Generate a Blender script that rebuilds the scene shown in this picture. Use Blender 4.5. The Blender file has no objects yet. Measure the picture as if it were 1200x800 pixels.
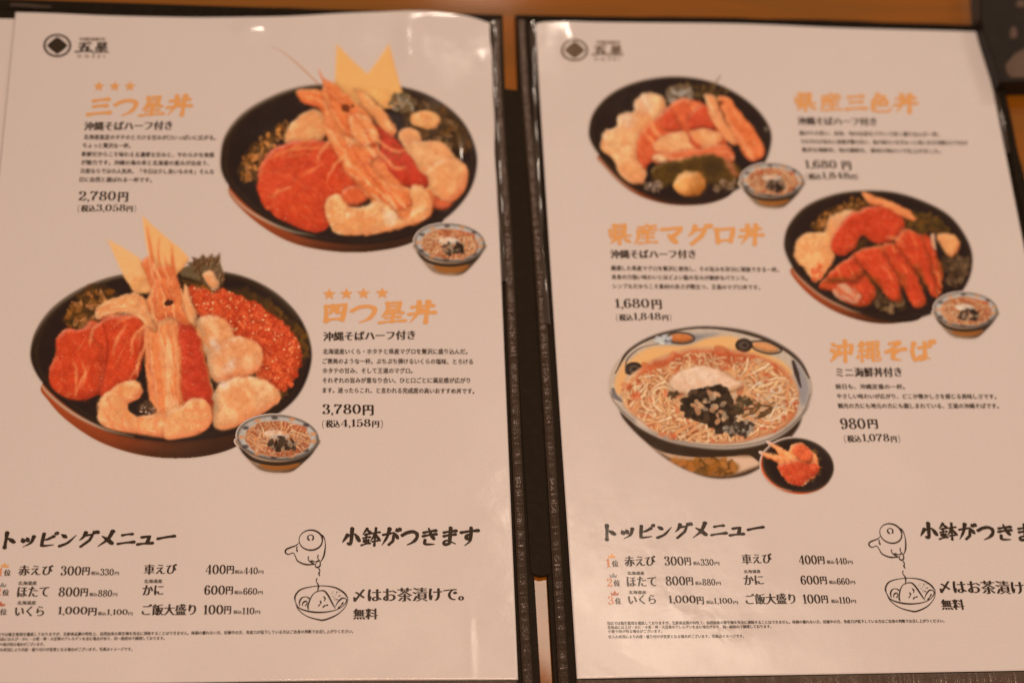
import bpy, math, random
import numpy as np
from mathutils import Matrix, Vector

random.seed(7)
scene = bpy.context.scene
COL = scene.collection

# ------------------------------------------------------------------ camera
ZP = 0.0040                                   # height of the printed pages above the table
FPX = 1977.0
CAM = np.array([-0.0770, -0.1443, 0.6306 + ZP])
def _rot(ax, a):
    c, s = math.cos(a), math.sin(a)
    return np.array({'x': [[1,0,0],[0,c,-s],[0,s,c]], 'z': [[c,-s,0],[s,c,0],[0,0,1]]}[ax], float)
CM = _rot('z', -0.2461) @ _rot('x', 0.4343) @ _rot('z', 0.2241)
cam_data = bpy.data.cameras.new('camera')
cam = bpy.data.objects.new('camera', cam_data)
COL.objects.link(cam)
M4 = Matrix([list(CM[0]) + [CAM[0]], list(CM[1]) + [CAM[1]], list(CM[2]) + [CAM[2]], [0, 0, 0, 1]])
cam.matrix_world = M4
cam_data.sensor_width = 36.0
cam_data.lens = FPX / 1200 * 36
cam_data.clip_start = 0.01
cam_data.clip_end = 50
cam_data.dof.use_dof = True
scene.camera = cam

def U(px, py, z=ZP):
    """point of the horizontal plane at height z that the photograph shows at (px, py)"""
    px = np.asarray(px, float); py = np.asarray(py, float)
    d = np.stack([(px - 600) / FPX, -(py - 400) / FPX, -np.ones_like(px)], -1) @ CM.T
    t = (z - CAM[2]) / d[..., 2]
    return np.stack([CAM[0] + d[..., 0] * t, CAM[1] + d[..., 1] * t, z + 0 * t], -1)

def mirror_point(px, py, dist, z=ZP):
    """where a lamp hangs whose mirror image on the plane z shows at (px, py)"""
    p = U(px, py, z); d = p - CAM; d = d / np.linalg.norm(d); d[2] = -d[2]
    return p + d * dist

focus_p = U(560, 640)
cam_data.dof.focus_distance = float(abs((focus_p - CAM) @ CM[:, 2]))
cam_data.dof.aperture_fstop = 4.2

# ------------------------------------------------------------------ light
world = bpy.data.worlds.new('World'); scene.world = world
world.use_nodes = True
bgn = world.node_tree.nodes['Background']
bgn.inputs[0].default_value = (1.0, 0.57, 0.37, 1)
bgn.inputs[1].default_value = 0.22
scene.view_settings.view_transform = 'Standard'
scene.view_settings.look = 'None'
scene.view_settings.exposure = 0.0
scene.view_settings.gamma = 1.0

def area(name, loc, target, sx, sy, power, col):
    d = bpy.data.lights.new(name, 'AREA'); d.shape = 'RECTANGLE'; d.size = sx; d.size_y = sy
    d.energy = power; d.color = col
    o = bpy.data.objects.new(name, d); COL.objects.link(o)
    o.location = Vector(loc)
    o.rotation_euler = (Vector(target) - Vector(loc)).to_track_quat('-Z', 'Y').to_euler()
    return o
WARM = (1.0, 0.605, 0.43)
CEN = (0, 0.15, 0)
# broad warm lamp hanging above the diner; its mirror image falls below the frame
area('pendant_lamp', (0.02, -0.08, 0.95), CEN, 0.34, 0.20, 6.0, WARM)
# two panels whose image glares on the table in the slot at the bottom and hazes the film there
for yy, ln in ((708, 0.068), (822, 0.11)):
    lp = mirror_point(770, yy, 1.25, 0.0)
    area('panel_lamp', lp, U(700, yy, 0), 0.42, ln, 0.52, (1.0, 0.80, 0.62))
# small spot that makes the glints on the film
lp = mirror_point(560, -80, 1.15)
area('spot_lamp', lp, CEN, 0.08, 0.08, 1.5, (1.0, 0.82, 0.66))
lp = mirror_point(1500, -125, 1.3)  # long strip light added out of frame to streak the pocket rims with glints
area('rim_glint_strip', lp, lp - np.array([0, 0, 1.0]), 0.42, 0.11, 3.8, (1.0, 0.82, 0.66))

# ------------------------------------------------------------------ colours
def lin(c):
    c = np.asarray(c, float) / 255.0
    return np.where(c <= 0.04045, c / 12.92, ((c + 0.055) / 1.055) ** 2.4)
LIGHT = np.array([0.95, 0.60, 0.43])          # colour of the room light; white paper has albedo 0.8
def alb(c):
    """albedo of something that looks like sRGB c under the room light"""
    return np.clip(lin(c) / LIGHT, 0.0, 0.9)
PAPER = np.array([212, 178, 156.])

# ------------------------------------------------------------------ materials
def mat(name):
    m = bpy.data.materials.new(name); m.use_nodes = True
    nt = m.node_tree; b = nt.nodes['Principled BSDF']
    return m, nt, b
def N(nt, t, **kw):
    n = nt.nodes.new(t)
    for k, v in kw.items():
        if hasattr(n, k): setattr(n, k, v)
        else: n.inputs[k.replace('_', ' ')].default_value = v
    return n
def film(nt, b):
    """clear film over print: gloss, with smudges and a faint crinkle"""
    tc = N(nt, 'ShaderNodeTexCoord')
    n1 = N(nt, 'ShaderNodeTexNoise'); n1.inputs['Scale'].default_value = 17; n1.inputs['Detail'].default_value = 6
    n1.inputs['Roughness'].default_value = 0.65
    nt.links.new(tc.outputs['Object'], n1.inputs['Vector'])
    r = N(nt, 'ShaderNodeMapRange'); r.inputs[1].default_value = 0.38; r.inputs[2].default_value = 0.66
    r.inputs[3].default_value = 0.03; r.inputs[4].default_value = 0.28
    nt.links.new(n1.outputs[0], r.inputs[0]); nt.links.new(r.outputs[0], b.inputs['Coat Roughness'])
    n2 = N(nt, 'ShaderNodeTexNoise'); n2.inputs['Scale'].default_value = 55; n2.inputs['Detail'].default_value = 4
    nt.links.new(tc.outputs['Object'], n2.inputs['Vector'])
    bp = N(nt, 'ShaderNodeBump'); bp.inputs['Strength'].default_value = 0.35; bp.inputs['Distance'].default_value = 0.0006
    nt.links.new(n2.outputs[0], bp.inputs['Height'])
    nt.links.new(bp.outputs[0], b.inputs['Coat Normal'])
    b.inputs['Coat Weight'].default_value = 0.75
    b.inputs['Coat IOR'].default_value = 1.6
    b.inputs['Roughness'].default_value = 0.75
    b.inputs['Specular IOR Level'].default_value = 0.25
    return tc

def print_mat(name, c):
    m, nt, b = mat(name); b.inputs['Base Color'].default_value = (*alb(c), 1); film(nt, b); return m
paper_mat, nt, b = mat('paper')
tc = film(nt, b)
pn = N(nt, 'ShaderNodeTexNoise'); pn.inputs['Scale'].default_value = 9; pn.inputs['Detail'].default_value = 5
nt.links.new(tc.outputs['Object'], pn.inputs['Vector'])
mx = N(nt, 'ShaderNodeMix', data_type='RGBA')
mx.inputs[6].default_value = (*alb(PAPER - 3), 1); mx.inputs[7].default_value = (*alb(PAPER + 3), 1)
nt.links.new(pn.outputs[0], mx.inputs[0])
pn2 = N(nt, 'ShaderNodeTexNoise'); pn2.inputs['Scale'].default_value = 1400; pn2.inputs['Detail'].default_value = 2
nt.links.new(tc.outputs['Object'], pn2.inputs['Vector'])
mx2 = N(nt, 'ShaderNodeMix', data_type='RGBA', blend_type='MULTIPLY'); mx2.inputs[0].default_value = 0.16
nt.links.new(mx.outputs[2], mx2.inputs[6]); nt.links.new(pn2.outputs[1], mx2.inputs[7])
hs = N(nt, 'ShaderNodeHueSaturation'); hs.inputs['Saturation'].default_value = 1.0; hs.inputs['Value'].default_value = 1.085
nt.links.new(mx2.outputs[2], hs.inputs['Color'])
nt.links.new(hs.outputs[0], b.inputs['Base Color'])

photo_mat, nt, b = mat('printed_photo')
film(nt, b)
at = N(nt, 'ShaderNodeVertexColor', layer_name='ink')
nt.links.new(at.outputs['Color'], b.inputs['Base Color'])

INK = print_mat('dark_brown_ink', (42, 26, 12))
GREY_INK = print_mat('grey_brown_ink', (98, 70, 48))
ORANGE_INK = print_mat('orange_ink', (222, 142, 76))
DEEP_ORANGE = print_mat('deep_orange_ink', (205, 120, 70))
SILVER_INK = print_mat('silver_ink', (140, 122, 108))
BRONZE_INK = print_mat('bronze_ink', (180, 92, 60))

def leather(name, c, rough, scale, bump, spec=0.5):
    m, nt, b = mat(name)
    tc = N(nt, 'ShaderNodeTexCoord')
    v = N(nt, 'ShaderNodeTexVoronoi'); v.inputs['Scale'].default_value = scale
    n = N(nt, 'ShaderNodeTexNoise'); n.inputs['Scale'].default_value = scale * 0.35; n.inputs['Detail'].default_value = 6
    nt.links.new(tc.outputs['Object'], v.inputs['Vector']); nt.links.new(tc.outputs['Object'], n.inputs['Vector'])
    mr = N(nt, 'ShaderNodeMix', data_type='RGBA')
    a = alb(c)
    mr.inputs[6].default_value = (*(a * 0.7), 1); mr.inputs[7].default_value = (*np.minimum(a * 1.5, .9), 1)
    nt.links.new(n.outputs[0], mr.inputs[0]); nt.links.new(mr.outputs[2], b.inputs['Base Color'])
    bp = N(nt, 'ShaderNodeBump'); bp.inputs['Strength'].default_value = bump; bp.inputs['Distance'].default_value = 0.0004
    nt.links.new(v.outputs[0], bp.inputs['Height']); nt.links.new(bp.outputs[0], b.inputs['Normal'])
    b.inputs['Roughness'].default_value = rough; b.inputs['Specular IOR Level'].default_value = spec
    return m
COVER = leather('dark_leatherette', (32, 21, 11), 0.7, 900, 0.5, 0.10)
TAPE = leather('ribbed_brown_tape', (56, 37, 24), 0.32, 1500, 0.4, 0.7)
TAPE_LOW = leather('pale_ribbed_tape', (84, 60, 44), 0.32, 1500, 0.4, 0.7)  # paler tone of the ribbed tape
RIM = leather('glossy_dark_film_rim', (44, 30, 20), 0.12, 160, 0.06, 0.6)
RIM.node_tree.nodes['Principled BSDF'].inputs['Coat Weight'].default_value = 1.0
RIM.node_tree.nodes['Principled BSDF'].inputs['Coat IOR'].default_value = 2.0
RIM.node_tree.nodes['Principled BSDF'].inputs['Coat Roughness'].default_value = 0.06
BOXM = leather('black_lacquer', (30, 19, 11), 0.5, 300, 0.2, 0.2)
BLOB = leather('reddish_brown_lacquer', (86, 58, 42), 0.5, 300, 0.2, 0.3)

wood, nt, b = mat('warm_varnished_wood')
tc = N(nt, 'ShaderNodeTexCoord')
mp = N(nt, 'ShaderNodeMapping'); mp.inputs['Scale'].default_value = (1.2, 16, 4)
nt.links.new(tc.outputs['Object'], mp.inputs['Vector'])
n = N(nt, 'ShaderNodeTexNoise'); n.inputs['Scale'].default_value = 4; n.inputs['Detail'].default_value = 8; n.inputs['Distortion'].default_value = 0.6
nt.links.new(mp.outputs[0], n.inputs['Vector'])
cr = N(nt, 'ShaderNodeValToRGB')
cr.color_ramp.elements[0].position = 0.3; cr.color_ramp.elements[0].color = (*alb((114, 62, 6)), 1)
cr.color_ramp.elements[1].position = 0.72; cr.color_ramp.elements[1].color = (*alb((154, 74, 2)), 1)
nt.links.new(n.outputs[0], cr.inputs[0]); nt.links.new(cr.outputs[0], b.inputs['Base Color'])
b.inputs['Roughness'].default_value = 0.6; b.inputs['Specular IOR Level'].default_value = 0.05
b.inputs['Coat Weight'].default_value = 1.0; b.inputs['Coat IOR'].default_value = 1.9; b.inputs['Coat Roughness'].default_value = 0.06

# ------------------------------------------------------------------ object helpers
def link(o, parent=None):
    COL.objects.link(o)
    if parent is not None: o.parent = parent
    return o
def mesh_obj(name, V, F, m, parent=None, smooth=False, off=None):
    me = bpy.data.meshes.new(name)
    V = np.asarray(V, float)
    if off is not None: V = V - np.asarray(off, float)
    me.from_pydata([tuple(v) for v in V], [], [tuple(f) for f in F]); me.update()
    if smooth: me.polygons.foreach_set('use_smooth', [True] * len(me.polygons))
    me.materials.append(m)
    return link(bpy.data.objects.new(name, me), parent)
def thing(name, label, cat, loc, group=None):
    o = bpy.data.objects.new(name, None); COL.objects.link(o)
    o.empty_display_size = 0.02
    o.location = loc; o['label'] = label; o['category'] = cat
    if group: o['group'] = group
    return o

# ------------------------------------------------------------------ the lie of the pages
# low blisters in the pages, most shaped to catch glints: (px, py, height mm, radius x mm, radius y mm)
BL = [(183, 24, 0.10, 14, 8), (290, 36, 1.00, 6.0, 5.0), (478, 48, 1.1, 5.0, 11.0), (481, 70, 0.60, 5.0, 4.5),
      (566, 72, 0.34, 3.4, 4.0), (541, 196, 1.1, 3.2, 9.0), (671, 50, 1.00, 6.5, 12.0), (500, 20, 0.8, 22, 6),
      (230, 16, -0.4, 26, 5), (552, 768, 0.20, 1.6, 14), (892, 758, 0.16, 16, 8), (30, 727, 0.08, 8, 3), (250, 64, .05, 9, 3),
      (300, 780, 0.12, 30, 4), (735, 775, 0.14, 8, 7), (590, 125, .12, 3, 10), (1060, 770, .12, 30, 6)]
BLW = [(U(a, b_)[0], U(a, b_)[1], h * 1e-3, rx * 1e-3, ry * 1e-3) for a, b_, h, rx, ry in BL]
def hgt(x, y):
    x = np.asarray(x, float); y = np.asarray(y, float)
    h = 0.00025 * np.sin(x * 21 + 1.0) * np.cos(y * 17 + .4) + 0.00012 * np.sin(x * 55 + y * 31)
    for cx, cy, a, rx, ry in BLW:
        h = h + a * np.exp(-((x - cx) / rx) ** 2 - ((y - cy) / ry) ** 2)
    return h

def polyx(pts, t):
    pts = np.asarray(pts, float)
    d = np.r_[0, np.cumsum(np.hypot(*np.diff(pts, axis=0).T))]; d /= d[-1]
    return np.stack([np.interp(t, d, pts[:, 0]), np.interp(t, d, pts[:, 1])], -1)
def smooth_open(pts, n=12):
    pts = np.asarray(pts, float); P = np.vstack([2*pts[0]-pts[1], pts, 2*pts[-1]-pts[-2]])
    out = []
    for i in range(1, len(P) - 2):
        for k in range(n):
            t = k / n
            out.append(0.5*((2*P[i]) + (-P[i-1]+P[i+1])*t + (2*P[i-1]-5*P[i]+4*P[i+1]-P[i+2])*t*t + (-P[i-1]+3*P[i]-3*P[i+1]+P[i+2])*t**3))
    out.append(P[-2]); return np.array(out)

def page_grid(top, bottom, nu, nv):
    """surface between the top and bottom edge of a sheet, straight sides"""
    tt = polyx(smooth_open(top), np.linspace(0, 1, nu)); bb = polyx(smooth_open(bottom), np.linspace(0, 1, nu))
    A = U(tt[:, 0], tt[:, 1]); B = U(bb[:, 0], bb[:, 1])
    v = np.linspace(0, 1, nv)[:, None, None]
    G = B[None] * (1 - v) + A[None] * v
    G[..., 2] = ZP + hgt(G[..., 0], G[..., 1])
    return G
def grid_faces(nu, nv, o=0):
    i = np.arange(nv - 1)[:, None] * nu + np.arange(nu - 1)[None]
    return (np.stack([i, i + 1, i + nu + 1, i + nu], -1).reshape(-1, 4) + o)
def sheet_obj(name, G, thick, m, parent, off):
    nv, nu = G.shape[:2]
    V = G.reshape(-1, 3); n0 = len(V)
    F = [tuple(f) for f in grid_faces(nu, nv)]
    ring = [i for i in range(nu)] + [nu - 1 + nu * j for j in range(1, nv)] + [nu * (nv - 1) + i for i in range(nu - 2, -1, -1)] + [nu * j for j in range(nv - 2, 0, -1)]
    low = V[ring].copy(); low[:, 2] -= thick
    V = np.vstack([V, low])
    k = len(ring)
    F += [(ring[i], n0 + i, n0 + (i + 1) % k, ring[(i + 1) % k]) for i in range(k)]
    return mesh_obj(name, V, F, m, parent, True, off)

# ------------------------------------------------------------------ table
tp = U(600, 400, 0)
table = thing('wooden_table', 'orange brown varnished wooden table under the open menu', 'table', (0, 0.15, 0))
def slab(name, x0, y0, x1, y1, z0, z1, m, parent, off, bev=0.0):
    b_ = bev
    V = [(x0, y0, z0), (x1, y0, z0), (x1, y1, z0), (x0, y1, z0), (x0, y0, z1 - b_), (x1, y0, z1 - b_), (x1, y1, z1 - b_), (x0, y1, z1 - b_),
         (x0 + b_, y0 + b_, z1), (x1 - b_, y0 + b_, z1), (x1 - b_, y1 - b_, z1), (x0 + b_, y1 - b_, z1)]
    F = [(3, 2, 1, 0), (8, 9, 10, 11)] + [(i, (i + 1) % 4, (i + 1) % 4 + 4, i + 4) for i in range(4)] + [(i + 4, (i + 1) % 4 + 4, (i + 1) % 4 + 8, i + 8) for i in range(4)]
    return mesh_obj(name, V, F, m, parent, False, off)
slab('tabletop', -0.75, -0.35, 0.75, 0.75, -0.03, 0.0, wood, table, (0, 0.15, 0), 0.002)

# ------------------------------------------------------------------ menu folder
def prism(name, pxs, z0, z1, m, parent, off, zproj=None):
    """closed slab whose outline the photograph shows at pxs, from height z0 to z1"""
    P = U(*np.array(pxs, float).T, z=z1 if zproj is None else zproj)[:, :2]
    n_ = len(P); r = 0.0004
    c = P.mean(0)
    Q = P + (c - P) / np.linalg.norm(c - P, axis=1)[:, None] * r
    V = [(x, y, z0) for x, y in P] + [(x, y, z1 - r) for x, y in P] + [(x, y, z1) for x, y in Q]
    F = [tuple(range(2 * n_, 3 * n_)), tuple(range(n_ - 1, -1, -1))]
    for L in (0, n_):
        F += [(L + i, L + (i + 1) % n_, L + n_ + (i + 1) % n_, L + n_ + i) for i in range(n_)]
    a = sum(P[i][0] * P[(i + 1) % n_][1] - P[(i + 1) % n_][0] * P[i][1] for i in range(n_))
    if a < 0: F = [tuple(reversed(f)) for f in F]
    return mesh_obj(name, V, F, m, parent, False, off)

ribn = 0
def tape(name, pts, width, z, m, parent, off, rib=0.0009, amp=0.00026, dome=0.0006, wav=0.0, smooth=None):
    """woven edging along a polyline given in photograph pixels; each rib is a raised step"""
    P = U(*smooth_open(pts, 6).T, z=z)[:, :2]
    L = np.r_[0, np.cumsum(np.hypot(*np.diff(P, axis=0).T))]
    n_ = max(2, int(L[-1] / rib * 2)); s = np.linspace(0, L[-1], n_)
    C = np.stack([np.interp(s, L, P[:, 0]), np.interp(s, L, P[:, 1])], 1)
    T = np.gradient(C, axis=0); T /= np.linalg.norm(T, axis=1)[:, None]
    Nn = np.stack([-T[:, 1], T[:, 0]], 1)
    prof = [(-.5, -.9), (-.46, 0), (-.25, .75), (0, 1), (.25, .75), (.46, 0), (.5, -.9)]
    rg = np.random.RandomState(len(name) + int(L[-1] * 1e4) % 97)
    j = amp * (np.arange(n_) % 2) * (0.6 + 0.8 * rg.rand(n_))
    w_ = width * (1 + wav * np.sin(s * 90 + 1) + wav * .6 * np.sin(s * 211))
    zz = wav * 0.0010 * np.sin(s * 130 + 2) + wav * 0.0006 * np.sin(s * 330)
    G = np.zeros((n_, len(prof), 3))
    for k, (a, h) in enumerate(prof):
        G[:, k, :2] = C + Nn * (a * w_)[:, None]
        G[:, k, 2] = z + h * dome + (j + zz) * (0 if h < 0 else 1)
    F = grid_faces(len(prof), n_)
    if smooth is None: smooth = name != 'edge_binding'
    return mesh_obj(name, G.reshape(-1, 3), F[:, ::-1], m, parent, smooth, off)

FO = (0.0, 0.15, 0.0)
folder = thing('menu_folder', 'open dark brown menu folder with ribbed edging lying on the table around both printed pages', 'menu folder', FO)
prism('cover_panel', [(-120, -6), (330, 9), (589, 17), (592, 105), (626, 672), (634, 806), (634, 872), (-160, 880)], 0.0003, 0.0028, COVER, folder, FO)
prism('cover_panel', [(604, 17), (880, 22), (1158, 30), (1207, 258), (1340, 870), (652, 872), (649, 806), (641.5, 672), (607, 105)], 0.0003, 0.0028, COVER, folder, FO)
o = prism('spine_band', [(588, 103), (612, 106), (645, 669), (644, 673), (634, 675), (623, 672), (622, 668)], 0.0029, 0.0036, COVER, folder, FO)
o['label'] = 'dark strap across the spine with a slot open above and below it'
# woven edging beside the spine, right and left
tape('edge_binding', [(582, 24), (584, 110), (596, 300), (607, 560), (613, 700), (619, 806)], 0.0040, 0.0040, TAPE, folder, FO)
tape('edge_binding', [(611, 24), (616, 110), (631, 300), (647, 560), (655, 700), (661, 806)], 0.0040, 0.0040, TAPE, folder, FO)
tape('edge_binding', [(-80, 5.5), (100, 9), (330, 14), (560, 21)], 0.0040, 0.0030, COVER, folder, FO, wav=0.1)
tape('edge_binding', [(612, 22), (880, 24.5), (1152, 33)], 0.0030, 0.0030, COVER, folder, FO, wav=0.1)
tape('edge_binding', [(1164, 60), (1188, 176), (1212, 290), (1312, 800)], 0.0042, 0.0040, COVER, folder, FO, wav=0.1)
tape('edge_binding', [(-90, 812), (200, 810), (440, 806), (606, 806)], 0.0062, 0.0040, TAPE_LOW, folder, FO)
tape('edge_binding', [(676, 804.5), (860, 801), (1000, 798), (1200, 794.5), (1310, 793)], 0.0056, 0.0040, TAPE_LOW, folder, FO)
# narrow glossy welded rims of the clear pockets
for pts in ([(577.5, 26), (580, 95), (583, 165), (586, 225), (592, 330)],
            [(624, 26), (626, 110), (630, 210), (636, 300), (641, 380)],
            [(1156, 60), (1172, 130), (1182, 180)]):
    tape('pocket_rim', pts, 0.0025, 0.0043, RIM, folder, FO, rib=0.003, amp=0.00001, dome=0.0007, wav=0.25)
tape('pocket_rim', [(12, 6.5), (28, 6.8), (60, 8)], 0.0012, 0.0042, RIM, folder, FO, rib=0.002, amp=0.0001, dome=0.0006, wav=0.3)

# ------------------------------------------------------------------ sheets
OL = tuple(U(607, 796)[:2]) + (0.0035,)
left_page = thing('menu_page', 'left menu page with three star and four star seafood bowls', 'menu page', OL, 'printed pages lying in the menu folder')
OR = tuple(U(676, 795)[:2]) + (0.0035,)
right_page = thing('menu_page', 'right menu page with three rice bowls and a big bowl of noodle soup', 'menu page', OR, 'printed pages lying in the menu folder')
GL = page_grid([(18, 14.5), (60, 15.5), (120, 18), (180, 19.5), (240, 20), (330, 19), (400, 15.5), (440, 14.5), (490, 14), (520, 16), (548, 20), (575, 28)],
               [(-61, 801), (150, 800), (300, 798), (440, 796.5), (607, 796)], 300, 420)
sheet_obj('paper_sheet', GL, 0.0002, paper_mat, left_page, OL)
GR = page_grid([(627, 28.5), (640, 26), (680, 26), (760, 27), (880, 28.5), (1000, 33), (1150, 37.5)],
               [(676, 795), (860, 791.5), (1000, 789), (1200, 785), (1298, 783)], 300, 420)
sheet_obj('paper_sheet', GR, 0.0002, paper_mat, right_page, OR)
BO = tuple(U(-70, 800, 0.0031)[:2]) + (0.0030,)
back = U(np.array([-40, 300, 540, 520, 200, -150.]), np.array([21.5, 27, 40, 700, 760, 700.]), 0.0031)
back_thing = mesh_obj('blank_sheet', np.vstack([back, back - [0, 0, 0.0002]]),
    [(5, 4, 3, 2, 1, 0)] + [(i, (i + 1) % 6, (i + 1) % 6 + 6, i + 6) for i in range(6)], paper_mat, None)
back_thing['label'] = 'pale blank sheet edge showing left of the left page in the same pocket'
back_thing['category'] = 'paper sheet'

# dark thing at the top right corner
BX = tuple(U(1175, 60, 0)[:2]) + (0,)
box = thing('lacquer_tray', 'blurred black tray with reddish brown blotches cut off at top right corner', 'tray', BX)
prism('tray_body', [(1146, -40), (1149, 20), (1154, 40), (1172, 96), (1182, 96), (1300, 92), (1300, -40)], 0.0002, 0.012, BOXM, box, BX, zproj=0.012)
def blob(cx, cy, rx, ry):
    a = np.linspace(0, 2 * math.pi, 20, endpoint=False)
    return [(cx + rx * math.cos(t) * (1 + .15 * math.sin(3 * t)), cy + ry * math.sin(t) * (1 + .1 * math.cos(2 * t))) for t in a]
prism('blotch', blob(1188, 38, 4.5, 8), 0.0119, 0.0124, BLOB, box, BX)
prism('blotch', blob(1197, 4, 6, 5), 0.0119, 0.0124, BLOB, box, BX)
prism('blotch', [(1178, 76), (1190, 62), (1204, 55), (1230, 60), (1240, 90), (1186, 91), (1180, 86)], 0.0119, 0.0124, BLOB, box, BX)

# <<<PAINT
# ------------------------------------------------------------------ printed photographs, laid down as ink colour on a fine flat mesh
def blur(a, s):
    if s <= 0: return a
    r = max(1, int(round(s * 0.9)))
    for ax in (0, 1):
        for _ in range(3):
            p = [(0, 0)] * a.ndim; p[ax] = (r + 1, r)
            c = np.cumsum(np.pad(a, p, mode='edge'), axis=ax)
            n_ = a.shape[ax]
            hi = np.take(c, np.arange(2 * r + 1, 2 * r + 1 + n_), axis=ax); lo = np.take(c, np.arange(0, n_), axis=ax)
            a = (hi - lo) / (2 * r + 1)
    return a
def vnoise(x, y, seed):
    rg = np.random.RandomState(seed); T = rg.rand(64, 64)
    xi = np.floor(x).astype(int); yi = np.floor(y).astype(int); fx = x - xi; fy = y - yi
    fx = fx * fx * (3 - 2 * fx); fy = fy * fy * (3 - 2 * fy)
    g = lambda i, j: T[j % 64, i % 64]
    return (g(xi, yi) * (1 - fx) + g(xi + 1, yi) * fx) * (1 - fy) + (g(xi, yi + 1) * (1 - fx) + g(xi + 1, yi + 1) * fx) * fy
def fbm(x, y, seed, o=4):
    s = 0; a = 1; t = 0
    for k in range(o):
        s = s + a * vnoise(x, y, seed + k); t += a; a *= 0.55; x = x * 2.03 + 7; y = y * 2.03 + 3
    return s / t
def cr_closed(pts, n=8):
    P = np.asarray(pts, float); m = len(P); out = []
    for i in range(m):
        a, b_, c, d = P[(i - 1) % m], P[i], P[(i + 1) % m], P[(i + 2) % m]
        for k in range(n):
            t = k / n
            out.append(0.5 * (2 * b_ + (c - a) * t + (2 * a - 5 * b_ + 4 * c - d) * t * t + (3 * b_ - a - 3 * c + d) * t ** 3))
    return np.array(out)
def ellp(cx, cy, rx, ry, rot=0, n=40):
    t = np.linspace(0, 2 * math.pi, n, endpoint=False); c, s = math.cos(rot), math.sin(rot)
    x = rx * np.cos(t); y = ry * np.sin(t)
    return np.stack([cx + x * c - y * s, cy + x * s + y * c], 1)

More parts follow.
